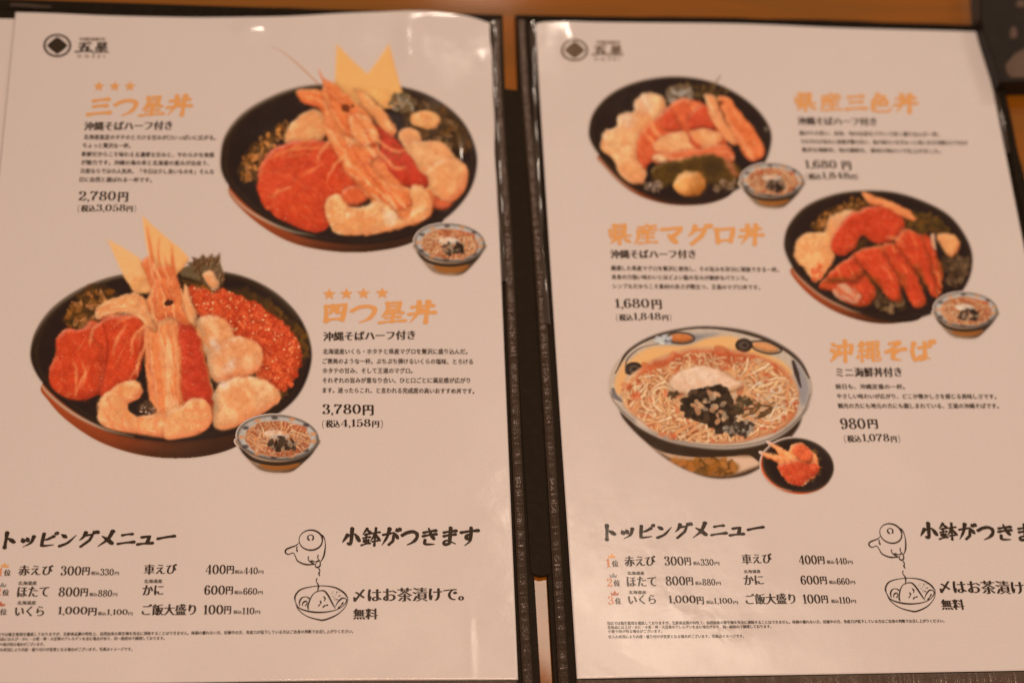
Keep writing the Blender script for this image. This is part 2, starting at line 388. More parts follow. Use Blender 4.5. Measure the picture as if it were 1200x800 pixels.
class Canvas:
    def __init__(s, x0, y0, x1, y1, step, T, seed):
        s.x0, s.y0, s.step = x0, y0, step
        s.nx = int((x1 - x0) / step) + 1; s.ny = int((y1 - y0) / step) + 1
        s.X, s.Y = np.meshgrid(x0 + np.arange(s.nx) * step, y0 + np.arange(s.ny) * step)
        s.c = np.ones((s.ny, s.nx, 3)) * PAPER; s.a = np.zeros((s.ny, s.nx)); s.T = T; s.seed = seed
        s.clip = None
    def t(s, p):                                  # crop coordinates -> photograph -> grid index
        p = np.asarray(p, float)
        return np.stack([(s.T[0] + p[:, 0] / s.T[2] - s.x0) / s.step, (s.T[1] + p[:, 1] / s.T[2] - s.y0) / s.step], 1)
    def k(s): return 1.0 / s.T[2] / s.step        # crop units -> grid cells
    def mask(s, pts, curve=True, soft=0.7):
        P = s.t(pts)
        if curve: P = cr_closed(P)
        m = np.zeros((s.ny, s.nx)); Q = np.roll(P, -1, 0)
        y0 = max(0, int(P[:, 1].min())); y1 = min(s.ny - 1, int(P[:, 1].max()) + 1)
        cols = np.arange(s.nx)
        for y in range(y0, y1 + 1):
            for sub in (-0.25, 0.25):
                yy = y + sub
                k = (P[:, 1] <= yy) != (Q[:, 1] <= yy)
                if not k.any(): continue
                xs = np.sort(P[k, 0] + (yy - P[k, 1]) / (Q[k, 1] - P[k, 1]) * (Q[k, 0] - P[k, 0]))
                for a, b_ in zip(xs[::2], xs[1::2]):
                    m[y] += 0.5 * np.clip(np.minimum(cols + .5, b_) - np.maximum(cols - .5, a), 0, 1)
        return blur(m, soft) if soft >= 1 else m
    def line(s, pts, w, curve=True):
        P = s.t(pts); w = np.atleast_1d(w) * s.k()
        if curve and len(P) > 2:
            d = np.linspace(0, 1, len(P)); P2 = smooth_open(P, 6)
            w = np.interp(np.linspace(0, 1, len(P2)), np.linspace(0, 1, len(w)), w); P = P2
        else: w = np.interp(np.linspace(0, 1, len(P)), np.linspace(0, 1, len(w)), w)
        m = np.zeros((s.ny, s.nx)); W = w.max() + 2
        gx = np.arange(s.nx); gy = np.arange(s.ny)
        for i in range(len(P) - 1):
            a, b_ = P[i], P[i + 1]
            x0 = max(0, int(min(a[0], b_[0]) - W)); x1 = min(s.nx, int(max(a[0], b_[0]) + W) + 1)
            y0 = max(0, int(min(a[1], b_[1]) - W)); y1 = min(s.ny, int(max(a[1], b_[1]) + W) + 1)
            if x1 <= x0 or y1 <= y0: continue
            xx, yy = np.meshgrid(gx[x0:x1], gy[y0:y1]); d = b_ - a; L = d @ d + 1e-9
            t = np.clip(((xx - a[0]) * d[0] + (yy - a[1]) * d[1]) / L, 0, 1)
            ds = np.hypot(xx - a[0] - t * d[0], yy - a[1] - t * d[1])
            ww = (w[i] * (1 - t) + w[i + 1] * t) / 2
            m[y0:y1, x0:x1] = np.maximum(m[y0:y1, x0:x1], np.clip(ww - ds + 0.5, 0, 1) * np.minimum(1, ww * 2 + .2))
        return m
    def put(s, m, col, cover=False):
        if s.clip is not None and not cover: m = m * s.clip
        col = np.asarray(col, float)
        s.c = s.c * (1 - m[..., None]) + col * m[..., None]
        if cover: s.a = np.maximum(s.a, m)
    def rn(s): s.seed += 11; return s.seed
    def noise(s, f, ang=0, an=1, o=4):
        c, n_ = math.cos(math.radians(ang)), math.sin(math.radians(ang))
        u = s.X * c + s.Y * n_; v = -s.X * n_ + s.Y * c
        return fbm(u * f / an + 50, v * f + 50, s.rn(), o)
    def piece(s, pts, base, hi=None, lo=None, curve=True, r=9, emb=1.0, streak=None, n=10, nf=.25, shadow=.38, cover=False, rough=0, edge=0.35, soft=1.2, gloss=.3):
        """a piece of food: rounded shading from a blurred silhouette, streaks and mottling"""
        pts = np.asarray(pts, float)
        m = s.mask(pts, curve, 0)
        if rough:
            q = s.noise(.5, o=3) - .5
            m = np.clip((blur(m, 2) - .5 + q * rough) * 4 + .5, 0, 1)
        m = blur(m, soft)
        R_ = r * s.k()
        B = blur(m, R_); gy, gx = np.gradient(B)
        sh = (gx * 0.55 + gy * 0.83) * R_ * 2.2 * emb      # light from upper left
        base = np.asarray(base, float); hi = np.asarray(hi if hi is not None else base + [24, 20, 18], float); hi = hi * .65 + base * .35
        lo = np.asarray(lo if lo is not None else base * .55, float)
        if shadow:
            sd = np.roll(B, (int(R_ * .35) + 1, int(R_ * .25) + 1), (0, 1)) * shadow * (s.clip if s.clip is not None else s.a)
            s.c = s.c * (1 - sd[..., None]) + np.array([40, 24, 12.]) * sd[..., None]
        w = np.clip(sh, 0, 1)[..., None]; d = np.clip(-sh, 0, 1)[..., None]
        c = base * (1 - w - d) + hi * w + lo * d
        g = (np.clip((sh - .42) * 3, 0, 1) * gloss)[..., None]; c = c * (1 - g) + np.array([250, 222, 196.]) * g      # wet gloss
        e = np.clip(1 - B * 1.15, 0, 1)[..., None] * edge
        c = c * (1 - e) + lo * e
        if streak:
            ang, f, an, thr, sc = streak
            q = s.noise(f, ang, an, 4); q = np.clip((q - thr) * 9, 0, 1)[..., None] * .8
            c = c * (1 - q) + np.asarray(sc, float) * q
        c = c + (s.noise(nf) - .5)[..., None] * 2 * n + (s.noise(nf * 4, o=2) - .5)[..., None] * n * .9
        s.put(m, c, cover)
        return m
    def scatter(s, region, cnt, rad, cols, jit=8, alpha=.8, elong=1.0, seed=None):
        m = s.mask(region); ys, xs = np.nonzero(m > .5)
        rg = np.random.RandomState(seed or s.rn())
        if len(xs) == 0: return
        for q in range(cnt):
            i = rg.randint(len(xs)); r = rg.uniform(*rad) * s.k(); x, y = xs[i], ys[i]; R_ = int(r * elong) + 2
            x0, x1, y0, y1 = max(0, x - R_), min(s.nx, x + R_ + 1), max(0, y - R_), min(s.ny, y + R_ + 1)
            gx, gy = np.meshgrid(np.arange(x0, x1) - x, np.arange(y0, y1) - y)
            a = rg.uniform(0, math.pi); u = gx * math.cos(a) + gy * math.sin(a); v = -gx * math.sin(a) + gy * math.cos(a)
            k = np.clip(r - np.hypot(u / elong, v) + .5, 0, 1) * alpha
            if s.clip is not None: k = k * s.clip[y0:y1, x0:x1]
            c = np.asarray(cols[rg.randint(len(cols))], float) + rg.uniform(-jit, jit)
            s.c[y0:y1, x0:x1] = s.c[y0:y1, x0:x1] * (1 - k[..., None]) + c * k[..., None]
    def strands(s, region, cnt, ln, w, cols, curl=1.2, alpha=.9, ang=None):
        m = s.mask(region); ys, xs = np.nonzero(m > .5); rg = np.random.RandomState(s.rn())
        for q in range(cnt):
            i = rg.randint(len(xs)); a = rg.uniform(0, 2 * math.pi) if ang is None else math.radians(rg.normal(ang[0], ang[1]))
            L = rg.uniform(*ln); p = np.array([xs[i], ys[i]], float) / s.k(); cur = rg.uniform(-curl, curl); P = []
            for k in range(5):
                P.append(p.copy()); p = p + np.array([math.cos(a), math.sin(a)]) * L / 4; a += cur / 4
            # back to crop coordinates
            P = np.array(P) + (np.array([s.x0, s.y0]) - np.array(s.T[:2])) * s.T[2]
            ww = rg.uniform(*w); c = np.asarray(cols[rg.randint(len(cols))], float)
            s.put(blur(s.line(P, ww * 1.9), 1) * m * .32, (120, 64, 38))
            s.put(s.line(P, ww) * m * alpha, c + rg.uniform(-8, 8))

    def finish(s, inner, warp=(2.6, .45), mott=.12, spec=.4, patch=.42):
        """the natural irregularity of photographed food: wandering edges, mottling, wet sparkles"""
        w = blur(s.mask(inner), 3)
        dx = ((s.noise(.09, o=3) - .5) * warp[0] * 2 + (s.noise(.4, o=3) - .5) * warp[1] * 2) * w / s.step
        dy = ((s.noise(.09, o=3) - .5) * warp[0] * 2 + (s.noise(.4, o=3) - .5) * warp[1] * 2) * w / s.step
        gx, gy = np.meshgrid(np.arange(s.nx), np.arange(s.ny))
        x = np.clip(gx + dx, 0, s.nx - 1.01); y = np.clip(gy + dy, 0, s.ny - 1.01)
        xi = x.astype(int); yi = y.astype(int); fx = (x - xi)[..., None]; fy = (y - yi)[..., None]
        C = s.c
        C = (C[yi, xi] * (1 - fx) + C[yi, xi + 1] * fx) * (1 - fy) + (C[yi + 1, xi] * (1 - fx) + C[yi + 1, xi + 1] * fx) * fy
        lum = C.mean(-1); bright = np.clip((lum - 60) / 40, 0, 1) * w
        q = (s.noise(.13, o=5) - .5) * 2
        C = C * (1 + (q * mott * 1.3 * bright)[..., None] * np.array([.75, 1.05, 1.2]))
        # flesh turns from pale to orange in soft patches
        pe = np.clip((C[..., 2] - 92) / 20, 0, 1) * np.clip((C[..., 0] - 185) / 20, 0, 1) * w
        q = s.noise(.08, 60, 1.6, 4); k = np.clip((q - .46) * 4.5, 0, 1) * pe * patch
        C = C * (1 - k[..., None]) + np.array([214, 126, 78.]) * k[..., None]
        C = C * (1 - pe[..., None] * np.array([.03, .05, .08]))
        q = s.noise(.32, 35, 3.0, 3); k = np.clip((q - .60) * 8, 0, 1) * bright * .15
        C = C * (1 - k[..., None]) + np.array([230, 146, 92.]) * k[..., None]
        q = s.noise(.38, -40, 2.0, 3); k = np.clip((.36 - q) * 8, 0, 1) * bright * .13
        C = C * (1 - k[..., None]) + np.array([150, 70, 42.]) * k[..., None]
        q = s.noise(.8, 20, 1.6, 2); k = np.clip((q - .80) * 12, 0, 1) * bright * spec
        C = C * (1 - k[..., None]) + np.array([246, 216, 184.]) * k[..., None]
        s.c = C

RED = (192, 72, 42); PEACH = (232, 172, 118); DARK = (42, 28, 17); ORG = (212, 112, 62); YEL = (226, 166, 104); BRN = (112, 68, 30)
def lacquer_bowl(cv, rim, under, hl):
    """black lacquer bowl, red underside showing at lower left, bright rim line"""
    cv.piece(under, (120, 60, 34), hi=(120, 62, 34), lo=(58, 34, 20), r=14, shadow=0, cover=True, n=5, soft=1)
    m = cv.mask(under); fade = blur(m, 1) * np.clip(1.0 - (cv.X - cv.X.min()) / (cv.X.max() - cv.X.min()) * 2.1, 0, 1)
    cv.put(fade * .9, (172, 78, 42)); cv.a = np.maximum(cv.a, m)
    dk = np.clip(((cv.X - cv.X.min()) / (cv.X.max() - cv.X.min()) - .30) * 3, 0, 1)
    cv.put(m * dk * .85, (56, 36, 22))
    k = cv.piece(rim, (46, 31, 20), hi=(58, 42, 30), lo=(38, 25, 15), r=12, shadow=0, cover=True, n=3, edge=.2, soft=1)
    c = np.asarray(rim, float).mean(0)
    inner = c + (np.asarray(rim, float) - c) * .955
    cv.put(blur(cv.line(np.vstack([inner, inner[:1]]), 3.0), 1) * .3, (96, 76, 58))
    cv.put(blur(cv.line(hl, [2, 7, 8, 7, 2]), 1) * .85, (196, 172, 150))
    inner = c + (np.asarray(rim, float) - c) * .93
    mm = cv.mask(inner, soft=1)
    cv.put(mm * .9, np.array(DARK, float) + (cv.noise(.05) - .5)[..., None] * 10)
    cv.clip = None
def greens(cv, pts, cols=((112, 70, 30), (84, 56, 28), (150, 92, 44), (60, 40, 22), (170, 112, 70)), cnt=150, r=(3, 9)):
    cv.put(blur(cv.mask(pts), 2) * .75, (80, 54, 26))
    cv.scatter(pts, cnt, r, cols, 10, .65, 2.0)
def roe(cv, pts, cnt=520):
    cv.piece(pts, (176, 66, 38), hi=(200, 90, 52), lo=(120, 50, 24), r=16, n=8, rough=.5)
    cv.scatter(pts, cnt, (6, 9), [(196, 78, 46), (182, 66, 40), (208, 92, 54), (160, 58, 34)], 8, .55)
    cv.scatter(pts, cnt, (2.0, 3.2), [(222, 118, 74), (212, 100, 62)], 8, .6)
    cv.scatter(pts, cnt // 7, (1.8, 3.2), [(242, 198, 150), (236, 180, 130)], 4, .9)
def shrimp_lines(cv, lines, w=4, col=(196, 88, 52), a=.7):
    for l in lines: cv.put(blur(cv.line(l, [w * .5, w, w * .4]), 1) * a, col)
def soba_bowl(cv, cx, cy, rx, ry, by, rot=0.06):
    """the small bowl of noodle soup printed beside each rice bowl (crop units)"""
    body = [(cx - rx * .9, cy), (cx - rx * .9, cy + ry * .55), (cx - rx * .6, by - (by - cy) * .2), (cx - rx * .3, by), (cx + rx * .25, by + 1), (cx + rx * .55, by - (by - cy) * .18), (cx + rx * .9, cy + ry * .55), (cx + rx * .9, cy)]
    cv.clip = None
    cv.piece(body, (176, 140, 112), hi=(190, 152, 122), lo=(70, 52, 40), r=8, shadow=0, cover=True, n=10)
    cv.put(blur(cv.mask([(cx - rx * .4, cy + ry * 1.1), (cx + rx * .5, cy + ry * 1.1), (cx + rx * .3, by - 3), (cx - rx * .25, by - 3)]), 1) * .8, (150, 88, 40))
    cv.put(cv.line([(cx - rx * .93, cy + ry * .5), (cx - rx * .55, cy + ry * .99), (cx + rx * .05, cy + ry * 1.15), (cx + rx * .65, cy + ry * .92), (cx + rx * .93, cy + ry * .45)], rx * .09) * .9, (52, 38, 28))
    cv.piece(ellp(cx, cy, rx, ry, rot), (182, 166, 152), hi=(150, 134, 122), lo=(110, 94, 82), r=3, shadow=0, cover=True, n=16, nf=.3)
    e_ = ellp(cx, cy, rx * .97, ry * .96, rot); cv.put(blur(cv.line(np.vstack([e_, e_[:1]]), rx * .06), 1) * .7, (84, 70, 60))
    for t in np.linspace(0.2, 6.1, 13):
        cv.put(blur(cv.mask(ellp(cx + rx * .88 * math.cos(t), cy + ry * .86 * math.sin(t), rx * .08, ry * .08)), 1) * .75, ((56, 46, 42) if int(t * 3) % 3 else (200, 130, 84)))
    s_ = ellp(cx, cy + ry * .06, rx * .8, ry * .78, rot)
    cv.piece(s_, (206, 158, 122), hi=(214, 170, 134), lo=(150, 84, 56), r=5, n=10, shadow=0)
    up = ellp(cx + rx * .12, cy - ry * .42, rx * .6, ry * .22, rot)
    cv.put(blur(cv.mask(up), 1.5) * .8, (178, 88, 58))
    cv.strands(s_, 170, (rx * .15, rx * .45), (rx * .022, rx * .045), [(232, 196, 160), (222, 176, 134), (206, 140, 98), (168, 96, 66)], 2.5, .8)
    cv.piece(ellp(cx - rx * .02, cy - ry * .12, rx * .3, ry * .2, .1), (236, 208, 184), shadow=.2, n=4, r=5)
    cv.scatter(ellp(cx + rx * .1, cy + ry * .3, rx * .3, ry * .26), 46, (rx * .02, rx * .06), [(58, 42, 32), (76, 58, 44), (50, 36, 28), (150, 120, 96)], 4, .85, 2)
    cv.finish(s_, (1.2, .8), .15, .4)
# PAINT>>>

# <<<DISHES
def dish_three_star():
    cv = Canvas(252, 45, 574, 300, 0.75, (245, 40, 2.758), 100)
    rim = [(35,410),(48,332),(100,262),(180,210),(280,172),(400,158),(520,160),(640,172),(740,212),(820,280),(862,365),(866,440),(840,515),(780,585),(700,634),(600,667),(480,681),(350,668),(250,637),(150,577),(80,512),(45,462)]
    under = [(120,440),(62,500),(104,566),(200,642),(300,686),(430,706),(540,702),(650,677),(750,616),(760,520),(700,480),(300,480)]
    lacquer_bowl(cv, rim, under, [(48,478),(90,540),(160,592),(260,636),(345,652)])
    cv.put(blur(cv.line([(640,182),(740,222),(815,288),(850,360)], [2,5,4]), 1) * .5, (120,100,82))
    greens(cv, [(245,290),(180,330),(130,370),(98,430),(108,475),(160,465),(190,380),(262,312)], cnt=130)
    cv.scatter([(245,290),(170,345),(125,420),(170,440),(240,320)], 22, (3,6), [(206,132,76),(186,116,60)], 8, .8, 1.8)
    greens(cv, [(620,215),(700,215),(760,240),(840,330),(830,380),(700,340),(640,300)], ((110,70,34),(84,58,34),(60,42,26),(126,92,62)), 110)
    # slices of bamboo shoot cut to a crown
    cv.piece([(411,28),(460,80),(512,127),(548,78),(582,28),(604,110),(626,190),(600,238),(520,250),(440,210),(404,170),(408,90)], (226,166,106), hi=(232,174,114), lo=(206,140,84), curve=False, r=5, n=4, cover=True, shadow=.2, soft=1)
    cv.put(blur(cv.line([(468,178),(520,205),(566,240)], [4,9,4]), 1) * .85, (104,78,52))
    cv.scatter([(585,200),(630,195),(665,215),(655,248),(600,248)], 60, (4,9), [(128,106,84),(150,130,110),(96,74,50),(112,88,60)], 8, .8, 1.6)
    cv.piece(ellp(699,276,48,29,.05), (238,180,124), lo=(196,124,74), r=9, n=7)
    cv.piece([(248,335),(268,285),(325,246),(370,258),(384,310),(360,348),(262,356)], (232,172,122), hi=(242,194,146), lo=(190,120,78), r=9, n=9, streak=(-30,.25,5,.62,(212,140,92)))
    cv.piece([(612,318),(640,304),(672,312),(688,345),(660,370),(620,350)], (232,168,118), lo=(196,110,70), r=8)
    cv.piece([(625,350),(690,346),(755,352),(800,402),(830,440),(812,500),(760,520),(715,500),(680,440),(650,400)], (234,172,122), hi=(242,190,142), lo=(204,118,74), r=13, n=8)
    cv.piece([(700,440),(752,402),(812,410),(838,448),(822,512),(770,548),(722,530),(704,490)], (232,166,116), hi=(242,192,144), lo=(198,104,66), r=14, n=8)
    cv.piece([(720,520),(780,545),(800,530),(770,565),(730,562)], (190,88,54), r=5)
    cv.piece([(162,445),(190,385),(262,352),(355,345),(440,368),(482,432),(510,515),(470,560),(395,566),(385,620),(345,642),(240,606),(172,548),(156,500)], RED, hi=(206,84,54), lo=(168,58,36), r=14, n=6, streak=(-28,.12,9,.66,(214,116,72)), shadow=.6)
    for l, w in (([(190,408),(240,385),(330,368),(400,366)], 14), ([(195,532),(230,508),(268,494)], 12), ([(215,402),(290,392),(340,388)], 5), ([(240,440),(300,428)], 6), ([(408,466),(428,466)], 7)):
        cv.put(blur(cv.line(l, [w*.3, w, w*.3]), 1.6) * .7, (218,132,84))
    cv.piece([(470,492),(520,512),(505,545),(450,560),(430,530),(440,500)], (206,98,60), r=8)
    cv.piece([(516,292),(560,298),(605,342),(662,410),(702,470),(696,500),(620,492),(560,462),(528,420),(552,370),(528,330)], (184,64,42), hi=(200,78,50), lo=(150,52,32), r=12, n=8)
    cv.scatter([(560,360),(620,370),(630,430),(580,430)], 24, (3,7), [(128,72,34),(150,66,38)], 6, .5)
    # prawn
    cv.piece([(280,186),(312,178),(372,186),(402,236),(398,300),(376,280),(350,240),(306,222)], (216,116,68), hi=(230,150,96), lo=(184,76,46), r=8, n=10, streak=(40,.3,5,.6,(232,160,108)))
    cv.piece([(470,178),(512,196),(560,244),(604,306),(588,330),(548,290),(500,236)], (226,150,98), hi=(236,176,124), lo=(200,104,62), r=7, n=8, streak=(50,.35,6,.6,(240,186,134)))
    cv.piece([(372,180),(420,200),(470,260),(530,300),(560,400),(640,500),(720,500),(716,590),(620,620),(540,560),(460,470),(400,370),(372,290)], (222,130,82), hi=(236,170,118), lo=(190,90,54), r=9, n=12, shadow=.2)
    cv.piece([(352,118),(372,142),(408,160),(462,212),(520,262),(545,330),(532,372),(480,352),(428,308),(392,246),(362,190),(372,160)], (214,118,70), hi=(230,156,102), lo=(178,78,48), r=10, n=12, streak=(48,.3,6,.58,(230,158,106)), cover=True)
    cv.piece([(376,306),(420,322),(470,345),(520,362),(548,390),(520,420),(560,470),(640,500),(668,520),(640,560),(560,560),(500,500),(440,430),(392,350)], (218,122,74), hi=(240,184,134), lo=(190,90,56), r=10, n=12, streak=(48,.3,5,.55,(240,184,136)))
    cv.piece([(452,270),(500,262),(536,300),(548,340),(520,360),(476,352)], (224,142,92), hi=(240,186,138), lo=(186,90,54), r=6, n=14, streak=(30,.5,3,.5,(244,196,150)))
    for l in ([(520,330),(600,380),(650,370)], [(540,370),(600,430),(640,430)], [(410,330),(360,380),(350,420)], [(440,390),(400,430),(380,480)]):
        cv.put(blur(cv.line(l, [10, 7, 3]), 1) * .8, (232,158,108))
    shrimp_lines(cv, [[(360,150),(400,200),(452,250),(500,300)], [(385,200),(410,260),(470,330)], [(500,300),(520,340),(560,410)], [(450,350),(500,430),(560,500)]], 7, (182,76,46))
    shrimp_lines(cv, [[(395,330),(450,400),(510,480)], [(470,215),(540,290)], [(300,195),(360,220),(385,270)]], 6, (240,180,130))
    cv.put(cv.mask(ellp(440,240,13,13)) * .8, (92,44,24)); cv.put(cv.mask(ellp(462,234,6,6)) * .7, (70,40,24))
    cv.piece([(374,560),(388,530),(420,518),(452,558),(500,556),(540,540),(585,556),(622,600),(660,560),(650,500),(690,488),(716,545),(712,588),(655,618),(560,642),(470,652),(410,645),(385,610)], (234,176,124), hi=(244,200,152), lo=(204,122,78), r=12, n=10, streak=(-20,.2,4,.6,(244,204,160)))
    cv.put(blur(cv.mask([(555,560),(600,575),(612,600),(580,618),(560,590)]), 2) * .5, (222,196,176))
    shrimp_lines(cv, [[(392,540),(400,575),(386,610)], [(440,560),(436,600),(440,645)], [(500,560),(496,600),(502,648)], [(560,560),(556,600),(564,640)], [(630,600),(636,612),(648,616)], [(430,600),(520,606),(620,596)], [(640,560),(690,560)]], 6, (222,146,98))
    cv.a = np.maximum(cv.a, cv.line([(190,36),(240,60),(300,110),(350,158)], [2,5,7]) * .9)
    cv.put(cv.line([(190,36),(240,60),(300,110),(350,158)], [2,5,7]) * .85, (184,118,76))
    cv.put(cv.line([(355,112),(362,135),(372,160)], [3,8]), (212,116,68), True)
    cv.put(cv.line([(362,160),(392,190),(430,225)], [2,4,2]) * .7, (240,180,130))
    cv.put(blur(cv.line([(806,318),(812,380),(808,450)], [3, 8, 4]), 1) * .35, (226,186,150))
    R_ = np.asarray(rim, float); cv.finish(R_.mean(0) + (R_ - R_.mean(0)) * .93)
    return cv

def dish_four_star():
    cv = Canvas(30, 246, 372, 542, 0.75, (25, 240, 2.5), 300)
    rim = [(25,430),(42,365),(90,300),(170,245),(270,208),(400,190),(520,188),(640,205),(740,252),(815,326),(850,412),(846,486),(810,562),(740,622),(640,667),(500,690),(380,690),(260,665),(150,602),(70,532),(35,480)]
    under = [(120,470),(58,530),(78,572),(132,630),(225,692),(335,730),(450,743),(560,732),(645,700),(720,640),(660,540),(200,480)]
    lacquer_bowl(cv, rim, under, [(36,488),(75,548),(150,610),(240,655),(330,680)])
    cv.put(blur(cv.line([(600,200),(680,222),(760,275),(815,340)], [2,6,3]), 1) * .55, (128,108,90))
    greens(cv, [(120,335),(150,300),(200,240),(280,260),(240,330),(170,362)], cnt=120)
    greens(cv, [(600,250),(690,262),(770,320),(835,380),(838,440),(800,500),(760,560),(700,540),(780,420),(700,310)], ((96,62,26),(110,72,30),(70,48,24)), 140)
    roe(cv, [(478,248),(560,242),(640,268),(716,308),(775,352),(818,420),(808,500),(765,545),(700,510),(620,400),(530,340),(490,300)], 560)
    # garnish leaf and wasabi
    cv.piece([(462,182),(492,178),(478,168),(505,166),(495,150),(522,158),(530,142),(545,156),(560,140),(566,156),(584,136),(584,170),(596,205),(590,240),(566,256),(530,234),(480,214),(466,214)], (104,82,58), hi=(132,108,84), lo=(68,48,28), curve=False, r=4, n=16, nf=.3, cover=True, soft=.8)
    cv.strands([(466,182),(500,155),(580,150),(592,240),(530,230)], 30, (20,60), (3,6), [(132,110,84),(76,54,32),(150,124,96)], .5, .7, (-70, 20))
    cv.put(blur(cv.line([(470,225),(520,238),(560,252)], 10), 1) * .7, (110,74,30))
    cv.piece([(530,205),(556,192),(572,215),(578,245),(562,254),(548,232)], (232,172,128), r=6, n=8)
    # bamboo shoot slices
    cv.piece([(250,98),(300,126),(345,154),(378,190),(382,262),(330,262),(300,212),(272,150)], (232,172,118), hi=(238,182,128), lo=(210,142,90), curve=False, r=5, n=5, cover=True, shadow=.2, soft=1)
    cv.piece([(352,28),(388,62),(430,98),(470,130),(494,158),(476,185),(452,210),(400,226),(378,180),(362,100)], (230,168,112), hi=(236,178,124), lo=(206,132,80), curve=False, r=5, n=5, cover=True, shadow=.3, soft=1)
    cv.piece([(214,312),(240,288),(282,272),(340,260),(372,296),(352,330),(300,318),(250,336),(222,338)], (228,156,106), hi=(240,184,136), lo=(196,100,62), r=6, n=14, nf=.5, streak=(-15,.35,4,.5,(240,190,146)), rough=.5)
    # tuna
    cv.piece([(104,385),(135,362),(178,362),(205,340),(228,350),(250,400),(250,480),(240,545),(185,575),(125,562),(86,530),(84,480),(102,440)], RED, hi=(204,84,54), lo=(150,54,34), r=12, n=7, streak=(-62,.16,9,.64,(214,124,80)))
    cv.piece([(202,372),(246,335),(300,322),(345,325),(372,372),(362,430),(340,505),(290,545),(232,560),(240,480),(238,420)], RED, hi=(202,82,52), lo=(152,54,34), r=12, n=7, streak=(-62,.14,9,.66,(214,124,80)))
    for l, w in (([(200,412),(208,372),(222,345)], 12), ([(268,440),(284,390),(308,345)], 10), ([(152,460),(162,500),(160,560)], 9), ([(178,462),(188,500),(176,540)], 7), ([(318,510),(342,470),(356,440)], 10), ([(128,560),(150,548)], 9), ([(280,350),(290,338),(320,330)], 8)):
        cv.put(blur(cv.line(l, [w*.4, w, w*.3]), 1.2) * .75, (222,142,96))
    cv.put(blur(cv.line([(246,350),(252,440),(232,550)], [3,8,3]), 1.4) * .7, (132,44,26))
    # scallops
    cv.piece([(512,345),(555,322),(596,338),(620,378),(616,430),(580,470),(548,452),(524,400)], (234,176,130), hi=(244,198,154), lo=(206,120,80), r=11, n=7)
    cv.piece([(552,440),(600,400),(640,386),(690,408),(709,442),(690,492),(630,505),(575,524),(548,490)], (234,176,132), hi=(246,204,164), lo=(206,122,82), r=13, n=7)
    cv.piece([(556,560),(590,520),(640,502),(700,508),(746,535),(758,572),(700,615),(620,655),(570,656),(552,610)], (236,180,134), hi=(246,206,166), lo=(206,124,84), r=13, n=7)
    for e in (ellp(562,410,20,16,.4), ellp(610,470,26,14,-.5), ellp(590,525,16,9,0)): cv.put(blur(cv.mask(e), 3) * .65, (226,204,190))
    cv.put(blur(cv.line([(566,530),(600,505),(660,498),(700,490)], [3,8,3]), 2) * .6, (206,116,74))
    # prawn
    cv.piece([(360,360),(395,330),(470,330),(520,358),(542,450),(562,560),(556,640),(500,672),(410,682),(384,610),(364,480)], (220,130,82), hi=(238,176,128), lo=(186,86,52), r=14, n=10, streak=(82,.18,9,.55,(240,184,138)))
    cv.piece([(462,340),(500,350),(528,420),(548,510),(560,590),(520,600),(476,570),(468,460)], (184,66,44), hi=(206,92,60), lo=(150,50,32), r=12, n=8)
    cv.piece([(352,170),(375,150),(400,180),(430,175),(450,200),(468,250),(500,292),(516,350),(490,356),(440,330),(395,345),(362,300),(378,240)], (212,120,74), hi=(230,158,108), lo=(176,80,50), r=9, n=14, streak=(78,.3,6,.56,(236,172,122)), cover=True)
    cv.piece([(474,236),(488,250),(504,300),(512,350),(496,345),(476,300)], (236,172,124), r=4, n=8)
    cv.piece([(352,268),(382,330),(396,372),(372,360),(340,318)], (228,152,104), r=4, n=10)
    shrimp_lines(cv, [[(370,150),(378,200),(392,260),(400,330)], [(440,150),(446,200),(456,240)], [(380,190),(410,240),(440,300)], [(395,180),(425,230),(452,290)], [(372,400),(380,480),(400,590)]], 7, (184,80,50))
    shrimp_lines(cv, [[(300,300),(350,330),(392,365)], [(310,330),(345,330),(385,352)], [(405,345),(412,450),(430,580)], [(440,340),(452,430),(462,560)], [(362,100),(382,200),(402,300)], [(420,220),(450,270)]], 6, (240,184,136))
    for l in ([(362,352),(330,392),(320,440)], [(372,400),(344,450),(340,500)], [(520,380),(560,420)], [(350,300),(300,312),(262,306)]):
        cv.put(blur(cv.line(l, [10, 7, 3]), 1) * .8, (232,160,110))
    for l, w in (([(368,64),(376,110),(386,170)], 7), ([(440,118),(444,160),(450,205)], 7), ([(404,96),(402,150),(410,200)], 5), ([(420,150),(430,190),(452,240)], 6), ([(352,175),(366,190),(380,240)], 6)):
        cv.put(blur(cv.line(l, [w*.35, w, w*1.3]), 1) * .85, (206,108,66))
    for l in ([(236,286),(300,296),(384,332)], [(258,330),(320,318),(380,342)], [(300,268),(340,290),(388,330)]):
        cv.put(blur(cv.line(l, [2, 4, 5]), 1) * .8, (238,186,138))
    cv.put(cv.mask(ellp(432,289,14,10,-.4)) * .9, (58,30,20)); cv.put(cv.mask(ellp(437,281,4,3)) * .8, (150,100,70))
    # tails
    cv.put(blur(cv.mask([(345,590),(370,570),(392,600),(385,618),(350,610)]), 1) * .9, (84,60,44)); cv.scatter([(350,590),(385,585),(385,614),(350,610)], 25, (2,4), [(190,160,140),(120,90,70)])
    cv.piece([(222,600),(236,562),(280,528),(335,514),(358,540),(350,560),(312,590),(345,622),(410,612),(432,640),(420,680),(340,672),(262,658),(228,636)], (230,162,112), hi=(242,188,142), lo=(202,108,70), r=10, n=9, streak=(20,.2,5,.6,(240,186,140)))
    cv.piece([(425,610),(470,585),(505,568),(548,578),(558,630),(530,668),(470,684),(420,682)], (232,168,118), hi=(244,196,150), lo=(206,114,76), r=10, n=9)
